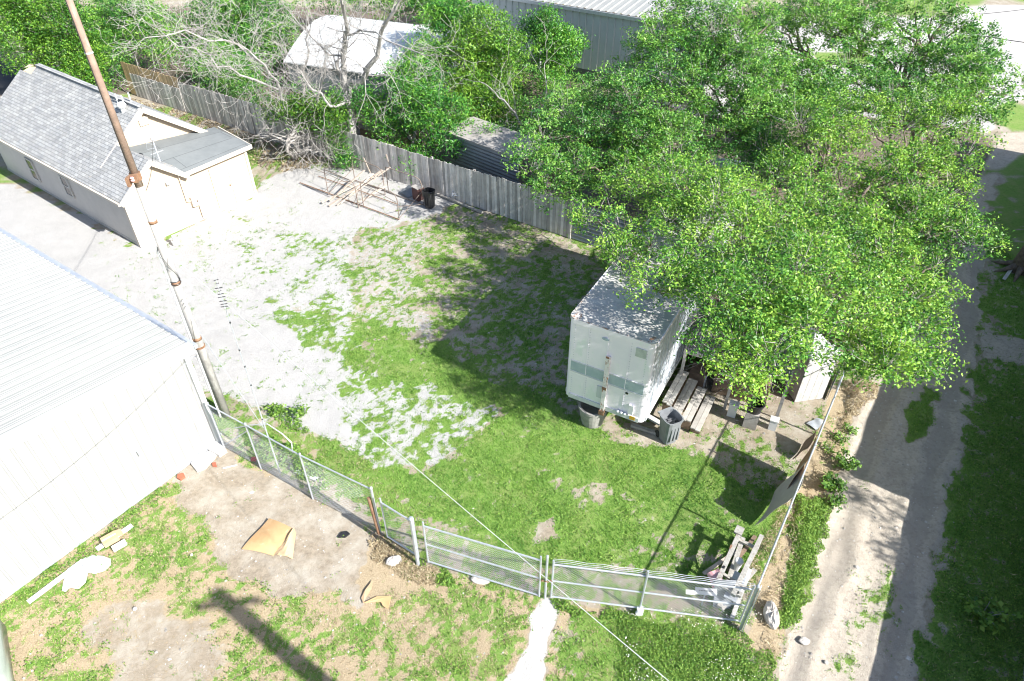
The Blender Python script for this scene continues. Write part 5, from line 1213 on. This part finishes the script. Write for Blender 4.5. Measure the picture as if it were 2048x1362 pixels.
# ------------------------------------------------------------------ overhead wires
def wire(name,label,p,q,sag=.3,r=.008,mt=None,n=24):
    p=np.array(p,float);q=np.array(q,float); m=MB(); m.tube([p+(q-p)*i/n-UP*sag*4*(i/n)*(1-i/n) for i in range(n+1)],r,5); o=m.obj(name,mt or M['galv_mesh'],None,base=(p+q)/2); tag(o,label,'wire')
wire('overhead_wire','pale wire crossing the lawn and the double gate diagonally',onplane(1365,1385,V3(0,4.,0),V3(0,1,0)),POLE+V3(.15,-.1,zat(500,15.14)),.12,.006,M['white_plastic'])
wire('service_drop','thin service wire from the utility pole to the house roof mast',MAST,POLE+UP*7.6,.25,.009,M['black'])
wire('guy_wire','thin wire slanting from the pole down to the antenna mast',POLE+UP*4.,ANT+UP*1.7,.05,.007,M['galv'])
wire('wall_cable','grey cable drooping across the white gable wall of the metal building',Cc+mn*.35+UP*3.55-md*.1,Cc+md*7+mn*.6+UP*2.6,.35,.008,M['galv'])
wire('lot_wire','dark wire above the pale lot at the top right',G(1960,28,5),G(2120,8,5),.05,.02,M['black'])
wire('street_wire','dark wire crossing the alley entrance at the right edge',G(1970,72,5),G(2120,92,5),.05,.02,M['black'])

# ------------------------------------------------------------------ trees
def crown(poly,step,zc,zedge,cx,cy,rad_px,holes=()):
    def zf(u,v):
        k=min(1,math.hypot((u-cx)/rad_px,(v-cy)/rad_px)); return zc+(zedge-zc)*k**1.5+random.uniform(-.5,.5)
    return [G(u,v,z) for u,v,z in lobes_from(poly,zf,step,holes=holes)]
def crown2(poly,step,vt,yt,vb,yb,holes=(),jy=.9,zmin=1.,curve=1.):
    out=[]
    for u,v,_ in lobes_from(poly,lambda u,v:0,step,holes=holes):
        k=min(1.2,max(-.2,(v-vt)/(vb-vt))); y=yt+(yb-yt)*k+random.uniform(-jy,jy)
        z=max(zmin,min(9.5,zat(v,y))); out.append(G(u,v,z))
    return out
HOLES=[[(1420,290),(1500,292),(1505,335),(1450,340)],[(1590,60),(1690,80),(1690,135),(1585,135)]]
PA=[(1140,560),(1155,455),(1095,390),(1220,290),(1400,280),(1580,310),(1740,400),(1800,560),(1815,700),(1755,775),(1690,745),(1650,690),(1595,700),(1562,770),(1440,755),(1395,725),(1378,610),(1330,592),(1215,568)]
make_tree('mesquite_tree','broad bright green tree leaning over the box trailer and dark shed','tree',(7.3,18.6,0),crown(PA,54,5.6,4.3,1450,520,330,HOLES),.8,M['leaf_a'],M['bark_dark'],trunk_r=.26,leafsize=.092,cl_per=50,lf_per=26,tone=.58)
PB=[(1620,460),(1500,370),(1560,170),(1800,140),(1960,180),(2020,285),(2015,345),(1965,370),(1985,410),(2000,475),(1945,510),(1915,560),(1930,600),(1885,690),(1880,780),(1800,800),(1720,760),(1740,690),(1690,560)]
make_tree('mesquite_tree','tall bright green tree spreading over the dirt alley','tree',(11.5,19.3,0),crown2(PB,54,140,27.5,790,11.6,HOLES),.85,M['leaf_a'],M['bark_dark'],trunk_r=.28,leafsize=.098,cl_per=50,lf_per=26,tone=.60)
PC=[(1500,250),(1490,60),(1470,-40),(1980,-30),(1975,20),(1990,75),(2000,110),(2048,120),(2050,170),(2010,250),(1960,250),(1800,250),(1610,260)]
make_tree('mesquite_tree','loose topped green tree at the top right beside the pale lot','tree',(20,31.5,0),crown2(PC,42,-40,37,250,27,HOLES,1.2),1.1,M['leaf_b'],M['bark_dark'],trunk_r=.3,leafsize=.125,cl_per=50,lf_per=26,tone=.62)
PD=[(1195,120),(1290,60),(1340,-20),(1580,-20),(1620,200),(1610,370),(1400,370),(1250,380),(1105,420),(1060,345),(1010,320),(1005,250),(1080,220),(1160,165)]
make_tree('mesquite_tree','dark green spreading tree in the middle between the warehouse and the trailer tree','tree',(8.5,28.5,0),crown2(PD,44,-20,33,400,23.5,HOLES,1.),1.0,M['leaf_b'],M['bark_dark'],trunk_r=.28,leafsize=.108,cl_per=50,lf_per=26,tone=.56)
# small bushes of tree-of-heaven behind the fence
def bush(label,base,poly,step,y0,dy,lm,r=.8,ls=.2,cl=45,lf=14,tone=.5,name='young_tree',asp=.3,cat='tree'):
    vs_=[p[1] for p in poly]
    return make_tree(name,label,cat,base,crown2(poly,step,min(vs_),y0+dy/2,max(vs_),y0-dy/2,jy=.7,zmin=.6),r,lm,M['bark_grey'],trunk_r=.1,leafsize=ls,cl_per=cl,lf_per=lf,aspect=asp,tone=tone,upb=.2,spread=.22,drop=.3,fork=.2)
bush('bushy young tree with drooping leaves hanging over the plank fence',(-5.0,33.4,0),[(695,200),(740,130),(830,110),(900,170),(945,260),(900,300),(850,335),(815,345),(770,310),(700,275)],36,33,3.4,M['leaf_c'],.75,.17,cl=60,lf=18)
bush('yellow green young tree behind the fence left of the warehouse',(-1.2,38.5,0),[(880,80),(960,10),(1040,40),(1050,170),(1010,250),(930,240),(890,170)],38,38,5,M['leaf_y'],1.0,.19,cl=60,lf=20,tone=.6)
bush('pale green young tree between the white curved roof and the yellow green tree',(-4.6,38.5,0),[(800,60),(880,50),(910,130),(905,220),(850,200),(800,140)],34,38,3,M['leaf_b'],.9,.16,cl=60,lf=20,tone=.62)
bush('leafy tree in front of the bleached branches above the tan boards',(-15.5,41,0),[(390,130),(470,110),(520,150),(525,215),(470,205),(410,185)],30,40.5,2,M['leaf_b'],.85,.15,cl=60,lf=20,tone=.52)
bush('slender bright tree in front of the warehouse wall',(2.6,42.5,0),[(1045,20),(1110,5),(1130,50),(1160,80),(1130,165),(1065,180)],32,42,2,M['leaf_c'],.9,.2,cl=60,lf=20,tone=.62)
bush('low shrub in the weeds right of the container',(1.5,34.8,0),[(960,250),(1050,230),(1110,290),(1060,330),(1000,325)],36,33,3,M['leaf_b'],.7,.15,cat='shrub',name='shrub')
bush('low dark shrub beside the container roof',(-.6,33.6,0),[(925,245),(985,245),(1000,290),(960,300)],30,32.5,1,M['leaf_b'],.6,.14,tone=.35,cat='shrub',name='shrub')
bush('tall green tree crossing the top edge behind the white curved roof',(-9.,58,0),[(560,-60),(1000,-60),(1000,10),(860,40),(760,15),(640,10),(560,10)],34,57,4,M['leaf_b'],1.5,.18,cl=60,lf=16,tone=.55,asp=.5)
bush('feathery green tree at the top middle beside the leafless tree',(-3.,43,0),[(830,-20),(980,-30),(970,60),(900,90),(850,70)],34,42.5,3,M['leaf_c'],1.3,.22,cl=60,lf=20)
bush('green trees patch left of the lot in front of the warehouse',(3.2,40,0),[(1050,180),(1160,175),(1190,235),(1110,260),(1040,240)],36,38,4,M['leaf_b'],.9,.17,name='shrub',cat='shrub')
# top left greens
bush('yellow green tree behind the house roof at the far left',(-29,44,0),[(-60,-60),(150,-50),(190,60),(200,190),(150,185),(85,140),(30,115),(-60,110)],36,43.5,5,M['leaf_y'],1.35,.135,cl=90,lf=26,tone=.5,asp=.5)
bush('bright green tree between the utility pole and the plank fence end',(-25,47,0),[(170,0),(330,-20),(370,50),(320,90),(245,105),(225,160),(175,160)],34,46.5,4,M['leaf_b'],1.2,.13,cl=90,lf=26,tone=.5,asp=.5)
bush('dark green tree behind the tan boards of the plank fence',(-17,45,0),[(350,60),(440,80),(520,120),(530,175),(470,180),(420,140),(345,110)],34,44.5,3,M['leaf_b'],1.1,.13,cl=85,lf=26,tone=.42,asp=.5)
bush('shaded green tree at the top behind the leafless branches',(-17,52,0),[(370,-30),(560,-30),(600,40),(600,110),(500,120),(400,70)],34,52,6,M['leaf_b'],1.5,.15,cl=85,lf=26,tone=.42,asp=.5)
bush('yellow green shrub with leaves hanging on both sides of the plank fence',(-10.6,35.9,0),[(520,205),(600,190),(680,200),(700,290),(670,320),(640,270),(580,240),(520,235)],21,33.6,1.2,M['leaf_y'],.6,.13,cl=60,tone=.5,name='shrub',cat='shrub',asp=.45)
bush('small clump of leaves at the foot of the leafless tree',(-9.6,34.2,0),[(670,290),(705,280),(710,325),(685,335)],24,33.2,.6,M['leaf_c'],.4,.13,name='shrub',cat='shrub')
tb_=V3(17.6,6.6,0)
make_tree('yard_tree','small tree outside the right edge shading the alley','tree',tb_,[tb_+V3(dx,dy,dz) for dx,dy,dz in ((0,0,6.5),(1.2,.8,6.),(-1.3,.6,5.6),(-.4,-1.2,5.8),(1.,-1.,6.6),(-1.6,-.8,5.2),(2,2,5.6),(-2.2,1.6,5.4))],.8,M['leaf_a'],M['bark_dark'],trunk_r=.14,leafsize=.13,cl_per=26,lf_per=14)
# leafless trees
tp=lambda u,v,z: G(u,v,z)
b1=G(703,322)
bare_tree('leafless_tree','tall leafless forked tree growing through the plank fence',b1,[
 ([b1,tp(705,270,1.4),tp(700,215,2.6),tp(695,190,3.2)],.24,.19,0),
 ([tp(695,190,3.2),tp(688,130,4.6),tp(690,70,6.2),tp(685,10,8.)],.17,.07,3),
 ([tp(695,190,3.2),tp(735,140,4.6),tp(758,90,6.),tp(790,20,7.8)],.16,.07,3),
 ([tp(700,200,3.),tp(660,212,3.3),tp(625,180,4.),tp(600,140,4.8)],.07,.035,5),
 ([tp(690,70,6.2),tp(720,60,6.6),tp(770,80,6.9),tp(850,110,6.7)],.06,.02,4),
 ([tp(688,130,4.6),tp(640,90,5.6),tp(600,50,6.5)],.06,.03,6)],3,(1,3),M['bark_grey'])
b2=G(600,312)
bare_tree('leafless_tree','bleached leafless tree with tangled grey branches over the plank fence',b2,[
 ([b2,tp(590,270,1.3),tp(598,235,2.2)],.16,.12,3),
 ([tp(598,235,2.2),tp(608,170,3.9),tp(615,120,5.2),tp(620,60,6.6)],.075,.03,7),
 ([tp(598,235,2.2),tp(560,180,3.8),tp(530,130,5.),tp(480,90,6.)],.07,.03,7),
 ([tp(560,180,3.8),tp(480,150,4.6),tp(420,110,5.4),tp(340,80,6.2)],.05,.02,6),
 ([tp(530,130,5.),tp(450,80,6.2),tp(370,60,6.9),tp(290,75,7.2)],.045,.015,6),
 ([tp(598,235,2.2),tp(640,180,3.6),tp(650,120,5.)],.08,.03,6)],3,(1,3))
b3=G(590,318)
bare_tree('leafless_bush','low tangle of bleached branches at the foot of the plank fence',b3,[
 ([b3,tp(575,285,1.2),tp(590,255,1.8)],.12,.06,8),([b3,tp(610,300,.9),tp(640,300,.8)],.07,.03,6),([tp(575,285,1.2),tp(540,270,1.4),tp(520,280,1.)],.05,.02,6),
 ([tp(575,285,1.2),tp(610,270,1.5),tp(625,285,1.2)],.05,.02,6)],2,(1,3))
b4=G(1010,330)
bare_tree('leafless_bush','pale leafless sapling leaning out above the container',b4,[
 ([b4,tp(1045,250,1.6),tp(1020,215,2.4),tp(990,185,3.)],.06,.03,2),([tp(1045,250,1.6),tp(1085,215,2.4),tp(1090,150,3.6)],.04,.02,2)],2,(1,2))
# bare twig tangles inside the crown mass
b5=G(1460,700); bare_tree('leafless_bush','small grey leafless twig cluster hanging by the black shade sheet',b5,[([b5,tp(1462,690,1.),tp(1455,665,1.9)],.05,.03,4)],2,(2,3))
# dark tarp under it
sheet('shade_sheet','dark navy sheet hanging between the plank steps and the dark shed','sheet',[G(1436,745)+UP*.02,G(1475,752)+UP*.02,G(1480,745)+V3(.1,.3,1.4),G(1440,738)+V3(0,.3,1.5)],mat('navy_tarp',(.035,.04,.055),(.06,.065,.08),4,.6),.06)

# ------------------------------------------------------------------ grass, weeds, straw (real blades)
def sample(n,x0,x1,y0,y1):
    x=RNG.uniform(x0,x1,n);y=RNG.uniform(y0,y1,n); return x,y
def gridlook(x,y,key):
    i=np.clip(np.searchsorted(xs,x)-1,0,nx-1); j=np.clip(np.searchsorted(ys,y)-1,0,ny-1); k=j*nx+i; return CV[key][k],gz[k]
def blades(x,y,z,h,wd_,k,tone,lean=.5):
    """k blades per tuft; each a bent triangle pair"""
    N=len(x)*k; X=np.repeat(x,k)+RNG.normal(size=N)*.03; Y=np.repeat(y,k)+RNG.normal(size=N)*.03; Z=np.repeat(z,k)
    a=RNG.uniform(0,2*math.pi,N); l=RNG.uniform(.1,1.,N)*lean; hh=h*RNG.uniform(.5,1.3,N) if np.isscalar(h) else np.repeat(h,k)*RNG.uniform(.5,1.3,N)
    dx,dy=np.cos(a),np.sin(a); w_=wd_*RNG.uniform(.7,1.3,N)
    p0=np.stack([X-dy*w_,Y+dx*w_,Z],1);p1=np.stack([X+dy*w_,Y-dx*w_,Z],1)
    t=np.stack([X+dx*l*hh,Y+dy*l*hh,Z+hh],1)
    v=np.stack([p0,p1,t],1).reshape(-1,3); f=np.arange(3*N).reshape(N,3); tv=np.repeat(np.clip(np.repeat(tone,k)+RNG.normal(size=N)*.15,0,1),3); return v,f,tv
def keepout(x,y):
    ok=np.ones(len(x),bool)
    # not under buildings
    dm=np.stack([x-Cc[0],y-Cc[1]],1); s=dm@md[:2];q=dm@mb[:2]; ok&=~((s>-.02)&(q>-.02))
    dm=np.stack([x-HA[0],y-HA[1]],1); s=dm@ha[:2];q=dm@hb[:2]; ok&=~((s>-.1)&(q>-.1)&(s<6.1)&(q<12.6)); return ok
x,y=sample(460000,-16,21,3.5,27)
g,z=gridlook(x,y,'gfine'); dr,_=gridlook(x,y,'straw')
far=(y-6)/20
kd=(RNG.random(len(x))<dr*.5)&(g>.04)&(RNG.random(len(x))<.3+.7*g)&keepout(x,y); xd,yd,zd=x[kd],y[kd],z[kd]
k=(RNG.random(len(x))<g*(.95-.45*far)*(1-.45*dr))&(g>.25)&keepout(x,y); x,y,z=x[k],y[k],z[k]; dr=dr[k]
v,f,a=blades(xd,yd,zd-.01,.06,.008,3,.45+.3*(fbm(xd,yd,1.1,3,31)-.5),1.6)
o=build('dry_grass',v,f,M['straw'],None,base=(0,12,0),attr=a); tag(o,'dry yellowed grass blades among the green in front of the fence','grass',kind='stuff')
tone=.48+.30*(fbm(x,y,.8,3,77)-.5)*2+.12*dr+RNG.normal(size=len(x))*.06
v,f,a=blades(x,y,z-.01,.035+.03*fbm(x,y,1.5,2,60),.011,4,tone,1.1)
o=build('grass',v,f,M['grass'],None,base=(0,12,0),attr=a); tag(o,'short green lawn grass growing in patches across the yard and verges','grass',kind='stuff')
# clover-like leaves in the lawn and weeds in gravel
x,y=sample(70000,-15,17,6.3,32); g,z=gridlook(x,y,'gfine'); tr,_=gridlook(x,y,'track')
k=(RNG.random(len(x))<g*.8)&(fbm(x,y,1.3,3,90)>.47)&keepout(x,y); x,y,z=x[k],y[k],z[k]
c=np.stack([x,y,z],1); c=np.repeat(c,5,0)+RNG.normal(size=(len(c)*5,3))*np.array([.06,.06,.02])+np.array([0,0,.035])
v,f,a=leaves(c,.045,.7,1.8,.55+RNG.normal(size=len(c))*.1); o=build('lawn_weeds',v,f,M['weed'],None,base=(0,12,0),attr=a); tag(o,'low broad leaved weeds mixed into the lawn','weeds',kind='stuff')
def weedpatch(name,label,poly,n,h,size,mt=None,cat='weeds',aspect=.55,tone=.5,kind='stuff'):
    P=PG(*poly); xs_=[p[0] for p in P];ys_=[p[1] for p in P]; x,y=sample(n,min(xs_)-.2,max(xs_)+.2,min(ys_)-.2,max(ys_)+.2)
    s=sdpoly(x,y,P)+(fbm(x,y,2.5,3,hash(label)%97)-.5)*.7; k=(s>0)&keepout(x,y); x,y,s=x[k],y[k],s[k]
    hh=h*np.clip(s*2.2,.15,1)*(.4+1.1*fbm(x,y,2.2,3,21)); z=hh*RNG.random(len(x))**.6
    c=np.stack([x,y,z],1); tn=tone+.25*(fbm(x,y,3,2,8)-.5)+.22*(z/np.maximum(hh,.01)-.5)
    v,f,a=leaves(c,size,aspect,.5,tn); o=build(name,v,f,mt or M['weed'],None,attr=a); tag(o,label,cat,kind=kind); return o
weedpatch('weeds','thick bright green weeds growing along the outside of the alley fence',[(1588,1000),(1650,990),(1662,1030),(1640,1110),(1590,1240),(1560,1260),(1575,1150)],30000,.17,.055,tone=.62)
weedpatch('weeds','dense flowering weeds under the right gate leaf',[(1225,1235),(1330,1240),(1480,1262),(1540,1300),(1560,1400),(1250,1400)],20000,.11,.045,tone=.5)
x,y=sample(9000,2.6,6.2,6.3,8.6); g,z=gridlook(x,y,'gfine'); k=(g>.3)&(fbm(x,y,1.6,3,5)>.5); c=np.stack([x[k],y[k],z[k]+RNG.uniform(.08,.2,k.sum())],1)
v,f,a=leaves(c[:380],.026,.9,2.,.5); o=build('wild_flowers',v,f,M['petal'],None,attr=a); tag(o,'tiny pale wild flowers dotting the weeds below the right gate leaf','flowers',kind='stuff')
weedpatch('weeds','green weeds along the foot of the gate leaves',[(1110,1205),(1280,1225),(1290,1250),(1130,1235)],5000,.22,.06)
weedpatch('weeds','tuft of green weeds under the left gate post',[(845,1128),(890,1140),(925,1165),(900,1180),(850,1160)],3000,.2,.06)
weedpatch('weeds','creeping leaves tangled in the sagging chain link fence',[(470,880),(560,930),(640,985),(650,960),(600,900),(540,880),(480,860)],5200,.55,.075,tone=.45)
weedpatch('weeds','yellow flowering weeds climbing on the fence by the antenna mast',[(590,920),(620,925),(635,950),(600,960),(575,945)],2600,.95,.07,tone=.6)
weedpatch('weeds','small green tufts in the gravel by the antenna mast',[(545,835),(565,820),(600,835),(620,860),(590,870),(560,860)],2600,.18,.07)
weedpatch('weeds','green tuft by the rusty steel post',[(738,1080),(765,1075),(775,1092),(750,1098)],600,.2,.06,M['straw'])
weedpatch('weeds','rank grass at the base of the white gable wall',[(0,1215),(100,1140),(200,1065),(330,968),(345,985),(230,1075),(110,1160),(10,1235)],12000,.2,.05,tone=.6)
weedpatch('straw','dry straw heaped along the outside of the alley fence',[(1500,1290),(1560,1120),(1620,960),(1700,780),(1735,775),(1700,830),(1640,960),(1590,1100),(1560,1230),(1545,1300)],24000,.2,.13,M['straw'],'straw',.12)
weedpatch('straw','pale dry straw bush beside the alley under the tree',[(1690,765),(1740,750),(1760,790),(1720,830),(1690,840)],9000,.5,.14,M['straw'],'straw',.12)
weedpatch('straw','dry straw around the narrow gate and its posts',[(740,1075),(770,1070),(860,1135),(870,1170),(790,1150),(750,1110)],8000,.1,.11,M['straw'],'straw',.12)
weedpatch('straw','straw inside the fence corner below the white rack',[(1490,1100),(1530,1060),(1570,1000),(1590,1010),(1540,1130),(1500,1200)],7000,.15,.12,M['straw'],'straw',.12)
weedpatch('weeds','deep shaded grass on the right side of the alley',[(1960,800),(2150,760),(2150,1500),(1850,1500),(1880,1180),(1930,960)],52000,.11,.05,tone=.45)
weedpatch('straw','scattered dry stems in the shaded grass right of the alley',[(1960,700),(2150,680),(2150,1500),(1850,1500),(1880,1180),(1930,960)],5000,.16,.14,M['straw'],'straw',.08)
weedpatch('leaf_litter','dry leaf litter under the plank fence and trees',[(240,190),(560,280),(640,310),(640,330),(560,345),(500,330),(420,260),(250,200)],16000,.06,.12,M['straw'],'leaf litter',.5,.2)
weedpatch('undergrowth','green undergrowth and saplings behind the plank fence',[(560,240),(700,250),(900,300),(1120,370),(1240,300),(1200,180),(1050,120),(860,90),(700,180)],42000,.9,.16,M['leaf_b'],'undergrowth',.5,.45)
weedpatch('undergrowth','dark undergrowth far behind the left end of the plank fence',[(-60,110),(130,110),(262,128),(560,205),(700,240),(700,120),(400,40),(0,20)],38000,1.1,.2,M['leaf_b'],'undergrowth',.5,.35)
# pebbles on the bare ground
x,y=sample(60000,-13,16,6.4,26); tr,z=gridlook(x,y,'track'); di,_=gridlook(x,y,'dirt'); g,_=gridlook(x,y,'gfine'); gv,_=gridlook(x,y,'gravel')
k=(RNG.random(len(x))<np.clip(.30*tr+.16*di+.12*gv,0,1)*(1-g)*.8)&keepout(x,y); x,y,z=x[k],y[k],z[k]; n=len(x)
sz=RNG.gamma(2.2,.006,n)+.006; O=np.array([[1,0,0],[0,1,0],[-1,0,0],[0,-1,0],[0,0,.8],[0,0,-.6]])
v=(np.stack([x,y,z],1)[:,None]+O[None]*sz[:,None,None]*RNG.uniform(.6,1.3,(n,6,1))).reshape(-1,3)
f=np.concatenate([np.array([[0,1,4],[1,2,4],[2,3,4],[3,0,4]])[None]+(np.arange(n)*6)[:,None,None]]).reshape(-1,3)
o=build('pebbles',v,f,mat('pebble_stone',(.50,.48,.45),(.34,.32,.29),20,.95,var=.4),None,base=(0,12,0),attr=np.repeat(RNG.random(n),6)); tag(o,'small loose stones scattered on the alley and bare dirt','pebbles',kind='stuff')
# single countable plants
def plant(label,u,v,h,r,n,size,mt=None,tone=.5):
    b=G(u,v); t=thing('weed_plant',b,label,'plant','leafy plants along the alley fence'); m=MB(); C=[]
    for k in range(9):
        a=k*.7+random.random(); e=b+V3(math.cos(a)*r*random.uniform(.4,1),math.sin(a)*r*random.uniform(.4,1),h*random.uniform(.5,1)); m.tube([b-UP*.03,(b+e)/2+UP*h*.2,e],[.012,.008,.004],5); 
        for q in range(n//9): f=random.random()**.5; C.append(b+(e-b)*f+RNG.normal(size=3)*np.array([.07,.07,.04]))
    m.obj('stem',M['bark_grey'],t); v_,f_,a_=leaves(np.array(C),size,.6,.8,np.full(len(C),tone)); build('leaves',v_,f_,mt or M['weed'],t,attr=a_)
plant('large dark leafy plant at the alley edge beside the lit dirt',1662,975,.4,.42,420,.12,tone=.3)
plant('leafy plant behind the large dark one, nearer the tree',1690,932,.35,.38,360,.11,tone=.4)
plant('small round plant next to the bright weed strip',1672,1008,.25,.25,160,.1,tone=.3)
plant('small plant in the dirt outside the fence, third from the straw bush',1680,880,.2,.26,130,.09)
plant('small low plant nearest the straw bush by the fence',1700,862,.16,.22,100,.09)
plant('low plant on the tan dirt beside the alley fence rail',1655,900,.14,.22,90,.08,tone=.6)
t_=plant('tall spiky grass clump in the shaded grass at the right',1960,1235,.55,.6,300,.16,tone=.55)
plant('bushy tuft right of the antenna mast foot inside the fence',552,826,.3,.3,260,.1,tone=.6)
plant('scruffy green tuft inside the fence beside the hose',600,830,.3,.28,220,.1,tone=.55)
